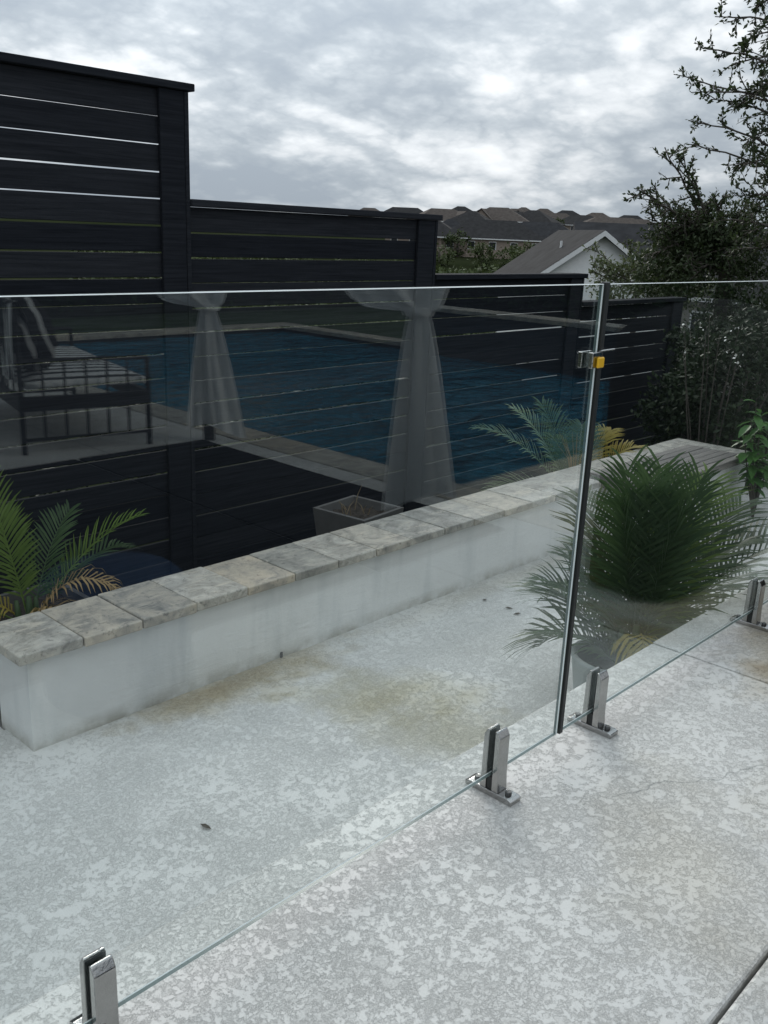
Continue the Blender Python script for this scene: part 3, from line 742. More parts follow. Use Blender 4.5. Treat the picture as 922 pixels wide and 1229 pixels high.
# live oak leaning over from the right, trunk just outside the picture
tb = Vector((9.75, 2.95, -1.15)); mb = MB(); P, D = [], []
top = at(960, 60, 10.2); mid = at(955, 300, 10.0)
mb.tube([tb, tb.lerp(mid, .5)+Vector((.1, .1, 0)), mid, mid.lerp(top, .5)+Vector((.15, -.1, 0)), top, at(985, -120, 10.4)], [.16, .13, .11, .085, .06, .03], 9)
sd_ = 0
for (o, t, tw) in [((960, 90), (838, 56), 16), ((958, 130), (808, 87), 16), ((955, 120), (830, 112), 14), ((955, 150), (853, 118), 14), ((958, 190), (825, 143), 14), ((955, 215), (823, 172), 15),
        ((960, 40), (857, 20), 14), ((970, 0), (880, -20), 14), ((955, 60), (872, 80), 22), ((955, 90), (880, 130), 22), ((955, 150), (890, 170), 24), ((955, 190), (880, 200), 24), ((960, 240), (890, 235), 22),
        ((950, 280), (860, 262), 20), ((960, 230), (905, 180), 24), ((960, 30), (900, 45), 22), ((975, -20), (905, 10), 20), ((950, 300), (880, 300), 22), ((955, 210), (900, 255), 22), ((960, 110), (910, 100), 26), ((950, 200), (925, 140), 26), ((950, 250), (915, 215), 26)]:
    sd_ += 1; dd = 10.1+rnd.uniform(-.7, .7)
    branch(mb, P, D, at(*o, 10.05), at(*t, dd), .014, .004, max(7, tw//2), seed=sd_, leafn=9, twl=.26)
for k in range(14):   # limbs reaching every other way
    a = mid.lerp(top, rnd.random()*1.1); v = Vector((rnd.uniform(-.6, 1), rnd.uniform(-1, 1), rnd.uniform(-.2, .7))).normalized()
    if v.dot(Vector((r_[0], r_[1], r_[2]))) < .1: v -= 2*v.dot(Vector(r_))*Vector(r_)*.9
    branch(mb, P, D, a, a+v*rnd.uniform(.8, 1.6), .03, .006, 10, seed=100+k, leafn=8, twl=.36)
finish_tree('oak_tree', 'live oak with thin drooping twigs of small dark leaves against the sky', tb, mb, P, D, M_oak, .052, aspect=.48)
# second, denser oak lower down
tb2 = Vector((13.2, 5.9, -1.9)); mb = MB(); P, D = [], []
hub = at(870, 330, 13.6)
mb.tube([tb2, tb2.lerp(hub, .5)+Vector((.1, 0, 0)), hub, at(850, 275, 13.5)], [.15, .12, .08, .03], 8)
for i, (u, v) in enumerate([(797, 178), (765, 227), (815, 187), (790, 240), (780, 262), (835, 215), (860, 240), (800, 285), (785, 305), (820, 255), (890, 262), (915, 250), (845, 300), (880, 300), (830, 325), (800, 330)]):
    branch(mb, P, D, hub.lerp(at(850, 275, 13.5), rnd.random()), at(u, v, 13.4+rnd.uniform(-.6, .6)), .025, .007, 16, seed=300+i, leafn=10, twl=.42)
ex = np.concatenate([blob_points(at(u, v, 13.5+dd), (s, s, s*.8), n) for u, v, dd, s, n in
      [(840, 285, 0, .55, 2200), (880, 280, .3, .6, 2200), (815, 300, .2, .5, 1600), (915, 285, 0, .6, 2000), (850, 330, -.2, .65, 2600), (805, 335, .4, .5, 1700), (900, 340, .3, .7, 2600), (880, 400, 0, .6, 2200), (925, 395, .2, .6, 1800), (790, 318, .3, .35, 700), (835, 262, .2, .3, 600)]])
finish_tree('oak_tree', 'dense dark oak with long bare-tipped shoots beyond the stepped fence end', tb2, mb, P, D, M_oak, .060, ex, aspect=.5, seed=5)
# shrubs along the fence end, seen through the right-hand glass
for i, (u, v, d, s, n, lab) in enumerate([(880, 470, 9.0, .62, 4200, 'dark dense shrub behind the slatted bench corner'), (820, 490, 9.2, .42, 2600, 'small dark shrub in front of the lowest fence section'),
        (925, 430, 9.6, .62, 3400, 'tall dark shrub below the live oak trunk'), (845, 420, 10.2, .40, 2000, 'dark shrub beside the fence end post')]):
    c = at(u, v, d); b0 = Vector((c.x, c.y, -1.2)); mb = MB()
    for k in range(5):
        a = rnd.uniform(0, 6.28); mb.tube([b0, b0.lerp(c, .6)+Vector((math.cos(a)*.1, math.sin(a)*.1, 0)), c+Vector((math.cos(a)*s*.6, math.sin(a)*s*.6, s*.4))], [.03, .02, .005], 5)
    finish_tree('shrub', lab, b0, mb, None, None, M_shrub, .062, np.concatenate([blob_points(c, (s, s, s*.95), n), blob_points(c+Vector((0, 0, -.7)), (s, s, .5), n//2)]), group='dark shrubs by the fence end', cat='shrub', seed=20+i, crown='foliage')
for i, (x, y, s, zt, lab) in enumerate([(3.0, 7.2, .9, .75, 'dark shrub hidden behind the tall fence section'), (4.9, 7.6, 1.0, .7, 'dark shrub hidden behind the middle fence section'), (6.9, 7.4, .95, .55, 'dark shrub hidden behind the third fence step'), (8.9, 7.0, .8, .3, 'dark shrub hidden behind the lowest fence step'), (1.0, 7.4, 1.0, .8, 'dark shrub behind the far end of the tall fence')]):
    b0 = Vector((x, y, ground_z(x, y))); c = Vector((x, y, zt-s*.8)); mb = MB()
    for k in range(4):
        a = rnd.uniform(0, 6.28); mb.tube([b0, b0.lerp(c, .6)+Vector((math.cos(a)*.1, math.sin(a)*.1, 0)), c+Vector((math.cos(a)*s*.6, math.sin(a)*s*.6, s*.3))], [.03, .02, .005], 5)
    finish_tree('shrub', lab, b0, mb, None, None, M_shrub, .09, np.concatenate([blob_points(c, (s, s*.8, s*.8), 2600), blob_points((x, y, -.7), (s*1.1, s*.8, .6), 1600)]), group='shrubs behind the fence', cat='shrub', seed=120+i, crown='foliage')
# grey-green bush in front of the white gable
c = at(768, 326, 17); b0 = Vector((c.x, c.y, ground_z(c.x, c.y))); mb = MB(); P, D = [], []
mb.tube([b0, b0.lerp(c, .5), c], [.08, .06, .03], 6)
for i in range(16):
    branch(mb, P, D, c+Vector((0, 0, -.3)), c+Vector((rnd.uniform(-.8, .8), rnd.uniform(-.8, .8), rnd.uniform(-.1, .55))), .015, .005, 10, seed=500+i, leafn=9, twl=.35)
finish_tree('olive_bush', 'grey green loose bush in front of the white gable', b0, mb, P, D, M_bush, .075, np.concatenate([blob_points(c+Vector((0, 0, -.35)), (.9, .9, .55), 2200), blob_points(c+Vector((.5, -.4, -.2)), (.7, .7, .5), 1500)]), cat='bush', seed=40, crown='foliage')
# broad-leaved plant at the bench corner
bc = ony(908, 555, 2.66); b0 = Vector((bc.x+.10, 2.66, PZ)); mb = MB(); lv = MB()
e = empty('broadleaf_plant', b0); tag(e, 'leafy plant with broad glossy leaves beside the bench corner', 'plant')
for k in range(9):
    tip = bc+Vector((rnd.uniform(-.08, .34), rnd.uniform(-.14, .10), [.42, .30, .12, .2, .36, .46, .25, .05, .33][k]))
    pts = [b0, b0.lerp(tip, .5)+Vector((.03, .02, 0)), tip]; mb.tube(pts, [.010, .007, .003], 6)
    for j in range(13):
        t = .35+.65*j/12; q = b0.lerp(tip, t)+Vector((.03, .02, 0))*math.sin(math.pi*t)*.9; a = j*2.4+k
        d = Vector((math.cos(a), math.sin(a), rnd.uniform(-.3, .5))).normalized(); s = d.cross(Vector((0, 0, 1))).normalized(); L = rnd.uniform(.10, .17)
        n_ = s.cross(d)
        pr = [(0, 0), (.25, .30), (.55, .36), (.82, .20), (1, 0)]; kk = len(lv.v)
        for f, w in pr:
            cpt = q+d*L*f+Vector((0, 0, -1))*L*.35*f*f
            lv.v += [tuple(cpt-s*L*w*.6+n_*L*w*.18), tuple(cpt), tuple(cpt+s*L*w*.6+n_*L*w*.18)]
        for i in range(4):
            for c_ in range(2): lv.f.append((kk+i*3+c_, kk+i*3+c_+1, kk+(i+1)*3+c_+1, kk+(i+1)*3+c_)); lv.m.append(0)
child(mb, 'stem', M_bark, e); child(lv, 'foliage', M_gloss, e, smooth=True)
# white flowering twigs by the fence end
fc = at(868, 402, 8.6); b0 = Vector((fc.x, fc.y, -1.2)); e = empty('flowering_bush', b0); tag(e, 'thin bush with small white flowers among the dark shrubs', 'bush')
mb = MB(); pts = []
for k in range(9):
    tip = fc+Vector((rnd.uniform(-.35, .35), rnd.uniform(-.3, .3), rnd.uniform(-.35, .22))); mb.tube([b0, b0.lerp(tip, .6)+Vector((rnd.uniform(-.05, .05), 0, .05)), tip], [.008, .006, .002], 4)
    for q in range(3): pts.append(tuple(tip+Vector((rnd.uniform(-.05, .05), rnd.uniform(-.05, .05), rnd.uniform(-.06, .04)))))
child(mb, 'stem', M_bark, e); V, F = leaves(np.array(pts), .028, 77, .8)
o = link('blossom', leafmesh('blossom', V, F, M_petal)); o.parent = e; o.matrix_parent_inverse = Matrix.Translation(-b0)
# ------------------------------------------------------------------ the terrace beside the photographer (seen mirrored in the glass)
def mir(u, v, z=0.0):
    """where a thing seen mirrored in the glass really stands"""
    p = onz(u, v, z); return Vector((p.x, 2*GY-p.y, z))
RX = 3.70
for (x0, x1, lab) in ((2.78, RX, 'narrow black outdoor rug along the pool coping under the pergola'), (.95, 2.755, 'wide black outdoor rug under the pergola')):
    tag(MB().box((x0, -2.66, .0045), (x1, -.12, .017)).build('outdoor_rug', M_rug, bevel=.003), lab, 'rug', 'black rugs under the pergola')
per = empty('pergola', (2.3, -1.65, 0)); tag(per, 'slim black metal pergola frame with hanging curtains beside the pool', 'pergola')
PC = [(3.77, -2.68), (3.56, -.66), (.98, -2.70), (.98, -.66)]
for (x, y) in PC: child(MB().box((x-.03, y-.03, .018 if y > -2.6 else .001), (x+.03, y+.03, 2.35)), 'post', M_black, per, bevel=.004)
child(MB().box((.90, -2.72, 2.351), (3.85, -2.64, 2.45)), 'beam', M_black, per); child(MB().box((.90, -.70, 2.351), (3.68, -.62, 2.45)), 'beam', M_black, per)
for i in range(7):
    x = 1.05+i*.41; child(MB().box((x, -2.80, 2.451), (x+.05, -.56, 2.53)), 'rafter', M_black, per)
def curtain(x, y, tie, label, sx=1, low=.03):
    """tied-back curtain: sheet of pleats gathered at the tie, ballooning above it"""
    mb = MB(); NZ, NU = 56, 60
    for i in range(NZ+1):
        z = low+(2.33-low)*i/NZ
        hem = .05*max(0, 1-(z-low)/.5)
        if z < tie: t = (tie-z)/(tie-low); hw = .045+.15*t**.75; c = .05*t
        else: t = (z-tie)/(2.33-tie); hw = .035+.30*(1-math.exp(-t*9))+.1*t; c = -.17*(1-math.exp(-t*10))
        for j in range(NU+1):
            u = j/NU*2-1; am = .020*min(1, hw/.12)
            py = math.sin(u*13+.9*math.sin(z*3+u*2)+x)*am*(.6+.4*math.sin(u*3.1+y))+math.sin(u*5.3+1+z*1.1)*am*.9
            sagz = 0
            if z > tie: sagz = -.10*math.exp(-((z-tie)/.25)**2)*abs(u)**1.3*min(1, t*12)
            w_ = u*hw+c; mb.v.append((x-.045+.75*w_-.66*py, y+.065+.66*w_+.75*py, z+sagz+hem*math.sin(u*2.2+x*9)*.9+hem*.9))
    for i in range(NZ):
        for j in range(NU):
            a = i*(NU+1)+j; mb.f.append((a, a+1, a+NU+2, a+NU+1)); mb.m.append(0)
    m = M_curtain
    e = empty('curtain', (x, y, 0)); tag(e, label, 'curtain', 'white tied pergola curtains')
    child(mb, 'drape', m, e, smooth=True)
    child(MB().lathe([(.070, -.022), (.078, 0), (.070, .022)], 16, (x-.02, y+.035, tie)), 'tie_band', m, e, smooth=True)
def cur_mat():
    m, nt, b = mat('sheer_white_curtain'); g = G(nt)
    c = g.mix(g.noise(g.pos(), 3, 3, .5), (.80, .81, .81), (.87, .88, .88)); g.l.new(c, b.inputs['Base Color']); b.inputs['Roughness'].default_value = .9
    tr = g.n.new('ShaderNodeBsdfTranslucent'); g.l.new(c, tr.inputs[0]); ms = g.n.new('ShaderNodeMixShader'); ms.inputs[0].default_value = .3
    g.l.new(b.outputs[0], ms.inputs[1]); g.l.new(tr.outputs[0], ms.inputs[2]); g.l.new(ms.outputs[0], nt.nodes['Material Output'].inputs['Surface']); return m
M_curtain = cur_mat()
curtain(3.77, -2.68, .90, 'white tied curtain on the pergola post beside the striped sofa')
curtain(3.56, -.66, 1.05, 'white tied curtain on the pergola post farther from the sofa')

# black spindle sofa with striped cushions
def stripe_mat(name, freq, axis, cut=.42):
    m, nt, b = mat(name); g = G(nt); s = g.sep(g.obj())[axis]
    k = g.m('GREATER_THAN', g.m('FRACT', g.m('MULTIPLY', s, freq)), cut)
    g.l.new(g.mix(k, (.02, .02, .023), (.80, .81, .80)), b.inputs['Base Color']); b.inputs['Roughness'].default_value = .9; return m
M_stripe = stripe_mat('striped_seat_fabric', 8.5, 1)
M_stripe2 = stripe_mat('striped_pillow_fabric', 9.0, 1)
M_zebra = (lambda: None)
def zebra():
    m, nt, b = mat('black_white_patterned_fabric'); g = G(nt)
    w = g.n.new('ShaderNodeTexWave'); w.inputs['Scale'].default_value = 3.2; w.inputs['Distortion'].default_value = 5; w.inputs['Detail'].default_value = 2
    g.l.new(g.obj(), w.inputs['Vector']); g.l.new(g.mix(g.m('GREATER_THAN', w.outputs['Fac'], .80), (.015, .015, .018), (.5, .5, .5)), b.inputs['Base Color']); b.inputs['Roughness'].default_value = .95; return m
M_zebra = zebra()
SO = (3.38, 2*GY-5.30)
so_root = empty('metal_sofa', (SO[0], SO[1], 0), 0)
tag(so_root, 'black metal spindle sofa with striped cushions beside the pool', 'sofa')
MS = Matrix.Translation((SO[0], SO[1], 0)) @ Matrix.Rotation(R(13), 4, 'Z')   # local: x<0 towards its back, y<0 along its length
def sch(mb, name, m, bevel=0.0, smooth=False, seg=2):
    o = mb.build(name, m, None, bevel=bevel, seg=seg, smooth=smooth); o.parent = so_root
    o.matrix_basis = Matrix.Translation(-Vector(so_root.location)) @ MS; return o
DEP, LEN = .80, 1.75
for y in (0, -LEN):
    sch(MB().tube([(0, y, 0), (0, y, .58)], .017, 8), 'leg', M_black); sch(MB().tube([(-DEP, y, 0), (-DEP, y, .92)], .017, 8), 'leg', M_black)
    sch(MB().box((-DEP, y-.02, .27), (0, y+.02, .36)), 'side_rail', M_black, .004)
    sch(MB().tube([(-DEP, y, .09), (0, y, .09)], .012, 8), 'lower_rail', M_black); sch(MB().tube([(-DEP, y, .58), (0, y, .58)], .014, 8), 'arm_rail', M_black)
    for i in range(1, 6):
        x = -DEP*i/6; sch(MB().tube([(x, y, .09), (x, y, .58)], .009, 6), 'spindle', M_black)
sch(MB().box((-.02, -LEN, .27), (.02, 0, .36)), 'front_rail', M_black, .004)
sch(MB().box((-DEP-.015, -LEN, .27), (-DEP+.015, 0, .36)), 'back_rail', M_black, .004)
sch(MB().tube([(-DEP, -LEN, .92), (-DEP, 0, .92)], .015, 8), 'back_rail', M_black)
for i in range(1, 10):
    y = -LEN*i/10; sch(MB().tube([(-DEP, y, .36), (-DEP, y, .92)], .009, 6), 'spindle', M_black)
def cushion(a, b, name, m):
    mb = MB(); N = 10; (x0, y0, z0), (x1, y1, z1) = a, b
    for s in (0, 1):
        for i in range(N+1):
            for j in range(N+1):
                u, v = i/N, j/N; k = (1-(2*u-1)**4)*(1-(2*v-1)**4); zc = (z0+z1)/2; hh = (z1-z0)/2
                mb.v.append((x0+(x1-x0)*u, y0+(y1-y0)*v, zc+(hh*(.35+.65*k**.5))*(1 if s else -1)))
    n = (N+1)**2
    for s in (0, 1):
        for i in range(N):
            for j in range(N):
                a_ = s*n+i*(N+1)+j; q = (a_, a_+N+1, a_+N+2, a_+1); mb.f.append(q if s else q[::-1]); mb.m.append(0)
    rim = [i*(N+1) for i in range(N+1)]+[N*(N+1)+j for j in range(1, N+1)]+[i*(N+1)+N for i in range(N-1, -1, -1)]+[j for j in range(N-1, 0, -1)]
    for i in range(len(rim)):
        p, q = rim[i], rim[(i+1) % len(rim)]; mb.f.append((p, q, q+n, p+n)); mb.m.append(0)
    return sch(mb, name, m, smooth=True)
cushion((-DEP+.04, -LEN+.04, .365), (.0, -.04, .48), 'seat_cushion', M_stripe)
pl = cushion((-.09, -.40, -.19), (.09, .40, .19), 'back_pillow', M_zebra)
pl.matrix_basis = Matrix.Translation(-Vector(so_root.location)) @ MS @ Matrix.Translation((-DEP+.13, -.42, .72)) @ Matrix.Rotation(R(-12), 4, 'Y') @ Matrix.Diagonal((1.2, .95, 1.25, 1))
pl2 = cushion((-.08, -.35, -.18), (.08, .35, .18), 'back_pillow', M_stripe2)
pl2.matrix_basis = Matrix.Translation(-Vector(so_root.location)) @ MS @ Matrix.Translation((-DEP+.13, -1.3, .68)) @ Matrix.Rotation(R(-12), 4, 'Y')
th = MB()
for i in range(13):
    for j in range(7):
        t = i/12; y = .02-.06*t+(j/6-1)*.34
        if t < .35: x, z = -DEP-.03, .45+t/.35*.49
        else: x, z = -DEP-.02+(t-.35)*.32, .955-(t-.35)**1.4*.8
        th.v.append((x+.012*math.sin(j*1.9+i*.6), y, z+.008*math.sin(j*2.3)))
for i in range(12):
    for j in range(6): th.f.append((i*7+j, (i+1)*7+j, (i+1)*7+j+1, i*7+j+1)); th.m.append(0)
tw = th.build('beach_towel', stripe_mat('towel_stripes', 7.0, 1, .72), None, smooth=True); tw.matrix_world = MS
tag(tw, 'black and white striped towel draped over the sofa back', 'towel')
# navy round ottoman near the glass
oc = mir(135, 685, .40)
ot = empty('round_ottoman', (oc.x, oc.y, 0)); tag(ot, 'navy blue round ottoman standing on the black rug', 'ottoman')
M_navy = simple('navy_fabric', (.008, .035, .095), .9, var=.15, scale=40)
z0 = .018 if oc.y < -.12 else .001
child(MB().lathe([(0, z0), (.19, z0), (.215, z0+.02), (.225, .2), (.215, .37), (.19, .395), (0, .40)], 36, (oc.x, oc.y, 0)), 'ottoman_body', M_navy, ot, smooth=True)
child(MB().lathe([(.217, .355), (.224, .362), (.217, .37)], 36, (oc.x, oc.y, 0)), 'piping', M_navy, ot, smooth=True)

# added dark blocker on the terrace, out of view, darkening the glass reflection
gc = Vector((3.89, .73, 0)); ge_ = empty('reflection_blocker', gc); tag(ge_, 'long black block added beside the fence to darken the reflection in the glass', 'blocker')
mb = MB(); NA, NZ2 = 48, 18
for i in range(NZ2+1):
    t = i/NZ2; z = .03+1.17*t
    k = 1.0 if t < .7 else 1-.06*(t-.7)/.3
    for j in range(NA):
        a = 2*math.pi*j/NA; ex = 4.5; ca, sa = math.cos(a), math.sin(a)
        rr = (abs(ca)**ex+abs(sa)**ex)**(-1/ex); fl = 1+.035*(1-t)*math.sin(a*9+.7)+.012*math.sin(a*5+z*6)
        dome = 1.0 if t < .86 else max(.05, math.sqrt(max(0, 1-((t-.86)/.145)**2)))
        mb.v.append((gc.x+.54*rr*ca*fl*k*dome, gc.y+.24*rr*sa*fl*k*dome, z))
for i in range(NZ2):
    for j in range(NA): j2 = (j+1) % NA; mb.f.append((i*NA+j, i*NA+j2, (i+1)*NA+j2, (i+1)*NA+j)); mb.m.append(0)
mb.f.append(tuple(NZ2*NA+j for j in range(NA))); mb.m.append(0)
child(mb, 'blocker_body', simple('black_blocker_fabric', (.018, .019, .020), .9, var=.2, spec=.1), ge_, smooth=True)
for sx_, sy_ in ((-.42, -.15), (.42, -.15), (.42, .15), (-.42, .15)):
    child(MB().tube([(gc.x+sx_-.012, gc.y+sy_, .03), (gc.x+sx_+.012, gc.y+sy_, .03)], .029, 14), 'blocker_foot', M_black, ge_)
# hedges and the house beyond the pool
def hedge(x0, x1, y0, y1, h, label, n):
    g = np.random.default_rng(int(abs(x0*7+y0*3))+1)
    P = np.stack([g.uniform(x0, x1, n), g.uniform(y0, y1, n), g.uniform(0, 1, n)**.8*h], 1)
    P[:, 2] *= 1+.12*np.sin(P[:, 0]*1.9+P[:, 1]*1.3); V, F = leaves(P, .15, 3, .55)
    e = empty('hedge', ((x0+x1)/2, (y0+y1)/2, -.06)); tag(e, label, 'hedge', 'hedges round the pool garden')
    o = link('foliage', leafmesh('foliage', V, F, M_hedge)); o.parent = e; o.matrix_parent_inverse = Matrix.Translation(-Vector(e.location))
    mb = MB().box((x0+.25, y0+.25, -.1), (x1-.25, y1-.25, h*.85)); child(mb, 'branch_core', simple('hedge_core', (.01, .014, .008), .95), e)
hedge(-6, 16, -12.4, -11.0, 2.2, 'clipped dark hedge across the end of the pool lawn', 26000)
hedge(15.2, 16.6, -10.8, -2.0, 1.0, 'low dark hedge along the lawn behind the raised pool beam', 9000)

# ------------------------------------------------------------------ neighbourhood houses
M_roofs = [simple('grey_shingle_roof', (.034, .034, .035), .95, var=.25, scale=1.5, bump=.3, bscale=8, spec=.05), simple('brown_shingle_roof', (.085, .074, .067), .95, var=.25, scale=1.5, spec=.05),
           simple('charcoal_shingle_roof', (.035, .036, .039), .95, var=.25, scale=1.5, spec=.05)]
M_walls = [simple('tan_brick_wall', (.26, .21, .175), .85, var=.15), simple('cream_house_wall', (.42, .39, .34), .85, var=.1), simple('rosy_brick_wall', (.25, .18, .15), .85, var=.15), simple('grey_stone_wall', (.25, .24, .22), .85, var=.15)]
M_white = simple('white_house_paint', (.74, .75, .75), .7, var=.05)
M_trim = simple('white_trim', (.66, .67, .67), .6, var=.05)
M_pane = simple('dark_window_pane', (.02, .024, .028), .1, var=.1)
def house(c, rz, w, d, hw, hr, label, wall, roof, hip=True, storeys=1, group=None, wing=None, hide=()):
    """w along local x (front facing local -y), d deep, walls hw high, roof rise hr"""
    e = empty('house', c); tag(e, label, 'house', group)
    M = Matrix.Translation(c) @ Matrix.Rotation(rz, 4, 'Z')
    def put(mb, name, m, par=e):
        mb.v = [tuple(M @ Vector(q)) for q in mb.v]; return child(mb, name, m, e) if par is e else child2(mb, name, m, par)
    def child2(mb, name, m, par):
        o = mb.build(name, m); o.parent = par; o.matrix_parent_inverse = par.matrix_parent_inverse.copy(); return o
    body = put(MB().box((-w/2, -d/2, -3), (w/2, d/2, hw)), 'wall', wall)
    ov = .45
    def roofmesh(w_, d_, z, rise, hp, ox=0, oy=0):
        a, b = w_/2+ov, d_/2+ov; mb = MB(); zo = z-.12
        base = [(-a, -b, zo), (a, -b, zo), (a, b, zo), (-a, b, zo)]
        if w_ >= d_: k = max(0.2, a-b) if hp else a; r0, r1 = (-k, 0, z+rise), (k, 0, z+rise); fs = [(0, 1, 7, 6), (2, 3, 6, 7), (1, 2, 7), (3, 0, 6)]
        else: k = max(.2, b-a) if hp else b; r0, r1 = (0, -k, z+rise), (0, k, z+rise); fs = [(3, 0, 6, 7), (1, 2, 7, 6), (0, 1, 6), (2, 3, 7)]
        v = base+[(0, 0, 0), (0, 0, 0), r0, r1]
        mb.add([(q[0]+ox, q[1]+oy, q[2]) for q in v], fs+[(3, 2, 1, 0)])
        return mb
    rf = put(roofmesh(w, d, hw, hr, hip), 'roof', roof)
    put(MB().box((-w/2-ov-.03, -d/2-ov-.06, hw-.28), (w/2+ov+.03, -d/2-ov-.005, hw-.10)), 'fascia', M_trim)
    for s in range(storeys):
        z = (hw/storeys)*s+hw/storeys*.30; nwin = max(2, int(w/3.2))
        for i in range(nwin):
            x = -w/2+w*(i+.5)/nwin
            o = put(MB().box((x-.62, -d/2-.05, z), (x+.62, -d/2+.02, z+1.35)), 'window', M_trim)
            o2 = put(MB().box((x-.52, -d/2-.07, z+.1), (x+.52, -d/2-.052, z+1.25)), 'pane', M_pane)
    if wing:
        ww, wd, wx, wr = wing
        put(MB().box((wx-ww/2, -d/2-wd, -3), (wx+ww/2, -d/2-.003, hw)), 'wing_wall', wall)
        a = ww/2+.35; y0, y1 = -d/2-wd-.35, 0; zt = hw+wr
        put(MB().add([(wx-a, y0, hw-.1), (wx, y0, zt), (wx+a, y0, hw-.1), (wx-a, y1, hw-.1), (wx, y1, zt), (wx+a, y1, hw-.1),
                      (wx-a, y0, hw-.3), (wx, y0, zt-.2), (wx+a, y0, hw-.3)], [(0, 1, 4, 3), (1, 2, 5, 4), (0, 6, 7, 1), (1, 7, 8, 2)]), 'wing_roof', roof)
        put(MB().add([(wx-ww/2, -d/2-wd-.002, hw-.01), (wx+ww/2, -d/2-wd-.002, hw-.01), (wx, -d/2-wd-.002, zt-.35)], [(0, 1, 2)]), 'gable', wall)
        put(MB().box((wx-.6, -d/2-wd-.05, hw*.35), (wx+.6, -d/2-wd+.01, hw*.35+1.3)), 'window', M_pane)
    return e
def facing(c, off=0.0): return math.atan2(c[1], c[0])-math.pi/2+R(off)
# the white gabled neighbour
pk = at(727, 276, 45); gz = pk.z-6.0
rz = math.atan2(pk.y, pk.x)-math.pi/2+R(16)
e = empty('house', (pk.x, pk.y, gz)); tag(e, 'white gabled house with grey shingle roof behind the bushes', 'house', 'neighbouring houses')
Mh = Matrix.Translation((pk.x, pk.y, gz)) @ Matrix.Rotation(rz, 4, 'Z')
def hp(mb, name, m): mb.v = [tuple(Mh @ Vector(q)) for q in mb.v]; return child(mb, name, m, e)
hw_, ht, LR = 3.45, 6.0, 9.0; sl = .70; ez = ht-hw_*sl; D0 = .45
hp(MB().add([(-hw_+.4, D0, -1), (hw_-.4, D0, -1), (hw_-.4, D0, ez+.1), (0, D0, ht-.22), (-hw_+.4, D0, ez+.1), (-hw_+.4, LR, -1), (hw_-.4, LR, -1), (hw_-.4, LR, ez+.1), (-hw_+.4, LR, ez+.1)],
    [(0, 1, 2, 3, 4), (5, 0, 4, 8), (1, 6, 7, 2), (6, 5, 8, 7)]), 'wall', M_white)
rf = hp(MB().add([(-hw_, 0, ez), (0, 0, ht), (hw_, 0, ez), (-hw_, LR, ez), (0, LR, ht), (hw_, LR, ez)], [(0, 1, 4, 3), (1, 2, 5, 4)]).add([(-hw_, 0, ez-.14), (0, 0, ht-.14), (hw_, 0, ez-.14), (-hw_, LR, ez-.14), (0, LR, ht-.14), (hw_, LR, ez-.14)], [(0, 3, 4, 1), (1, 4, 5, 2)]), 'roof', M_roofs[0])
for s in (-1, 1): hp(MB().add([(s*hw_, -.03, ez-.02), (0, -.03, ht-.02), (0, -.03, ht-.26), (s*hw_, -.03, ez-.26)], [(0, 1, 2, 3)]).add([(s*hw_, .02, ez-.02), (0, .02, ht-.02), (0, .02, ht-.26), (s*hw_, .02, ez-.26)], [(3, 2, 1, 0)]), 'rake_board', M_trim)
hp(MB().box((-hw_-.05, 0, ez-.24), (-hw_-.005, LR, ez-.02)), 'gutter', M_trim)
hp(MB().box((-.25, D0-.04, ht-1.5), (.25, D0-.002, ht-.85)), 'gable_vent', M_trim)
hp(MB().tube([(-1.2, LR*.35, ht-1.0), (-1.2, LR*.35, ht-.55)], .06, 8), 'vent_pipe', M_trim)
# bigger roof just behind it
c = at(800, 316, 58); house(Vector((c.x, c.y, c.z-3.2)), facing(c, 10), 10, 8, 3.2, 2.1, 'house with broad charcoal roof just behind the white gable', M_walls[3], M_roofs[2], False, group='neighbouring houses')
# first row across the valley
row1 = [(512, 283, 172, 13, 'tan house half hidden by the black fence end'), (540, 284, 176, 11, 'house with grey hip roof nearest the fence end across the valley'), (590, 286, 170, 18, 'long low hip roofed house above the green slope'),
        (648, 288, 174, 16, 'low house with porch row directly left of the white gable roof')]
for i, (u, v, d, w, lab) in enumerate(row1):
    c = at(u, v, d); c.z -= 2.7
    house(c, facing(c, (-8, 6, 3, -5)[i]), w, 10, 2.75, 3.0, lab, M_walls[(0, 3, 0, 3)[i]], M_roofs[(0, 2, 0, 2)[i]], True, group='houses across the valley', wing=None)
row2 = [(443, 262, 300, 14, 0, 'ridge house peeking just over the fence, beside the tall section'), (486, 262, 290, 18, 0, 'ridge house with twin hip roof over the fence'), (531, 265, 262, 17, 1, 'ridge house with brown roof above the fence end post'),
        (566, 270, 225, 12, 0, 'house with cream dormer above the long low house'), (598, 265, 238, 15, 1, 'two storey house with pale rake gable on the slope'), (618, 265, 262, 13, 1, 'ridge house with steep front gable and brown roof'),
        (640, 268, 245, 13, 1, 'ridge house with round topped gable window'), (664, 270, 268, 17, 0, 'broad grey hip roofed ridge house'), (697, 270, 262, 15, 0, 'ridge house with dark roof above the white gable peak'),
        (737, 273, 258, 20, 0, 'long roofed ridge house right of the white gable peak'), (768, 277, 280, 14, 0, 'ridge house next to the oak twigs'), (583, 262, 330, 14, 0, 'distant ridge house showing only its roof peak'), (800, 279, 300, 14, 1, 'ridge house behind the oak leaves'), (553, 259, 335, 13, 0, 'small roof peak over the brown roofed ridge house'), (628, 260, 340, 12, 0, 'far roof peak behind the steep front gable'), (652, 262, 330, 13, 0, 'far hip roof between the ridge gables'), (680, 264, 335, 14, 0, 'far hip roof beside the dark roofed ridge house'), (716, 267, 330, 14, 0, 'far roof behind the long roofed ridge house'), (756, 270, 335, 15, 0, 'far roof at the end of the ridge')]
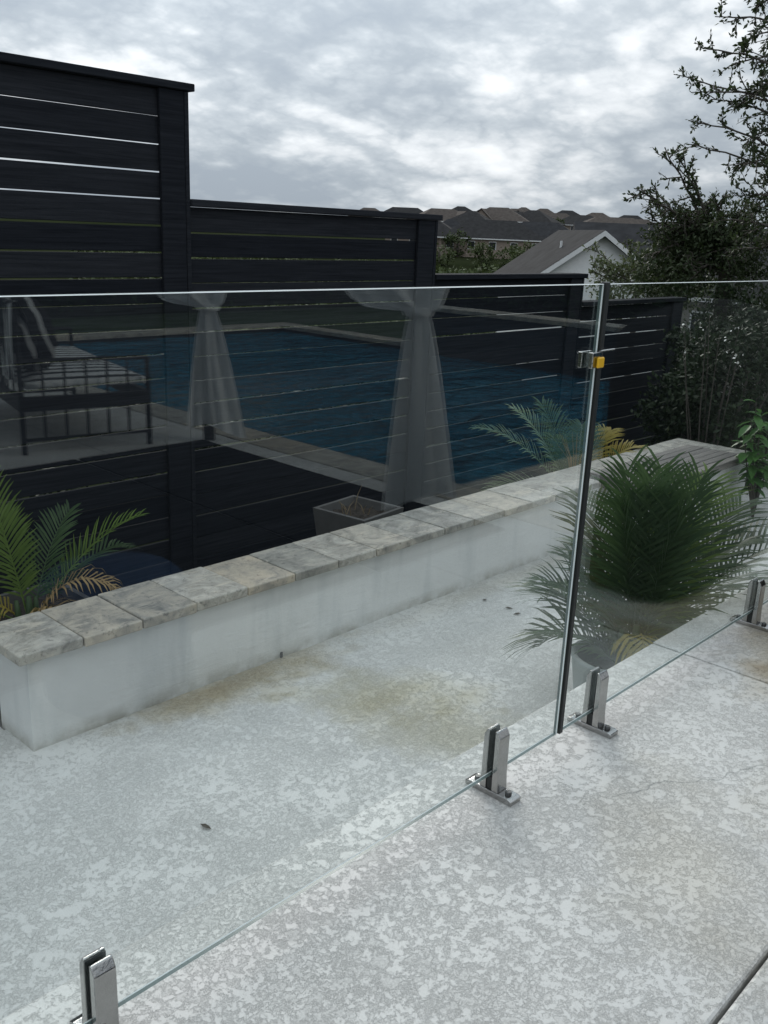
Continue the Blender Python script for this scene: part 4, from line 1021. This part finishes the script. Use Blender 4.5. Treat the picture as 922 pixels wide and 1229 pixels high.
for i, (u, v, d, w, wing, lab) in enumerate(row2):
    c = at(u, v, d); hw__ = 5.0 if i not in (3,) else 3.4
    c.z -= hw__
    house(c, facing(c, rnd.uniform(-20, 20)), w, 10.5, hw__, 3.1 if i not in (8, 9) else 2.5, lab, M_walls[i % 4], M_roofs[(1, 0, 1, 0, 1)[i % 5]], True, 2, group='houses across the valley', wing=(5.0, 2.5, rnd.choice((-1, 1))*w*.22, 2.6) if wing else None)
# neighbour wall seen past the fence end
c = at(925, 356, 52); house(Vector((c.x, c.y, c.z-3.0)), facing(c, -12), 9, 7, 3.0, 1.6, 'grey walled house low behind the dark oak', M_walls[3], M_roofs[0], False, group='neighbouring houses')
# woods on the slope
gw = np.random.default_rng(5); Pw = []; Sw = []
for k in range(1500):
    d = gw.uniform(46, 138); a = gw.uniform(-.32, .32); th_ = SD+a
    x, y = d*math.cos(th_), d*math.sin(th_); z = ground_z(x, y); s = gw.uniform(1.0, 2.1)
    if d < 66 and 595 < CX-FPX*math.tan(a) < 850: continue
    Pw.append(blob_points((x, y, z+s*.45), (s*1.4, s*1.4, s*.8), 60, gw)); Sw.append(np.full(60, .22+.0035*d))
V, F = leaves(np.concatenate(Pw), np.concatenate(Sw), 9, .7)
tag(link('hillside_woods', leafmesh('hillside_woods', V, F, M_woods)), 'green scrub covering the slope below the houses', 'woods', kind='stuff')
# garden trees between the far houses
for i, (u, v, d, s) in enumerate([(550, 280, 164, 1.3), (580, 293, 150, 1.3), (617, 294, 150, 1.3), (667, 264, 250, 1.4), (573, 256, 300, 1.3), (700, 286, 140, 1.6), (633, 297, 140, 1.5), (528, 295, 150, 1.3)]):
    c = at(u, v, d); b0 = Vector((c.x, c.y, c.z-4)); mb = MB().tube([b0, b0.lerp(c, .5)+Vector((.1, 0, 0)), c], [.25, .2, .1], 6)
    c.z -= 1.6
    finish_tree('garden_tree', ['small dark tree beside the house nearest the fence end', 'dark tree in front of the long low house porch', 'dark tree between the long low house and the porch row', 'tree top rising over the broad hip roofed ridge house', 'tree top beside the distant ridge house peak', 'dark tree just behind the white gable roof', 'low dark tree below the porch row', 'dark tree below the house half hidden by the fence'][i], b0, mb, None, None, M_woods, .5, blob_points(c, (s*1.9, s*1.9, s*1.5), 900, gw), group='trees between the far houses', seed=60+i)

# ------------------------------------------------------------------ small litter on the patio
M_dry = simple('dry_leaf', (.05, .035, .02), .9)
for i, (u, v, lab) in enumerate([(582, 721, 'dark dry leaf near the base of the garden wall'), (611, 731, 'dark dry leaf on the open patio'), (621, 738, 'curled dry leaf lying on the open patio'), (247, 994, 'tiny dark twig on the patio')]):
    p = onz(u, v, PZ); a = rnd.uniform(0, 6.28); mb = MB(); s = .024
    pr = [(-1, 0), (-.4, .35), (.3, .4), (1, 0), (.3, -.38), (-.4, -.3)]
    mb.v = [(p.x+s*(x*math.cos(a)-y*math.sin(a)), p.y+s*(x*math.sin(a)+y*math.cos(a)), PZ+.004+.012*abs(y)+.006*max(0, x)) for x, y in pr]+[(p.x, p.y, PZ+.002)]
    mb.f = [(6, k, (k+1) % 6) for k in range(6)]; mb.m = [0]*6
    tag(mb.build('dry_leaf', M_dry), lab, 'leaf', 'dry leaves on the patio')
dr = empty('wall_drain', (0, 0, 0)); p = ony(337, 786, WF-.004); dr.location = (p.x, WF, p.z)
tag(dr, 'small dark weep hole at the foot of the garden wall', 'drain')
child(MB().box((p.x-.006, WF-.012, p.z-.012), (p.x+.006, WF-.0065, p.z+.016)), 'drain_slot', M_black, dr)
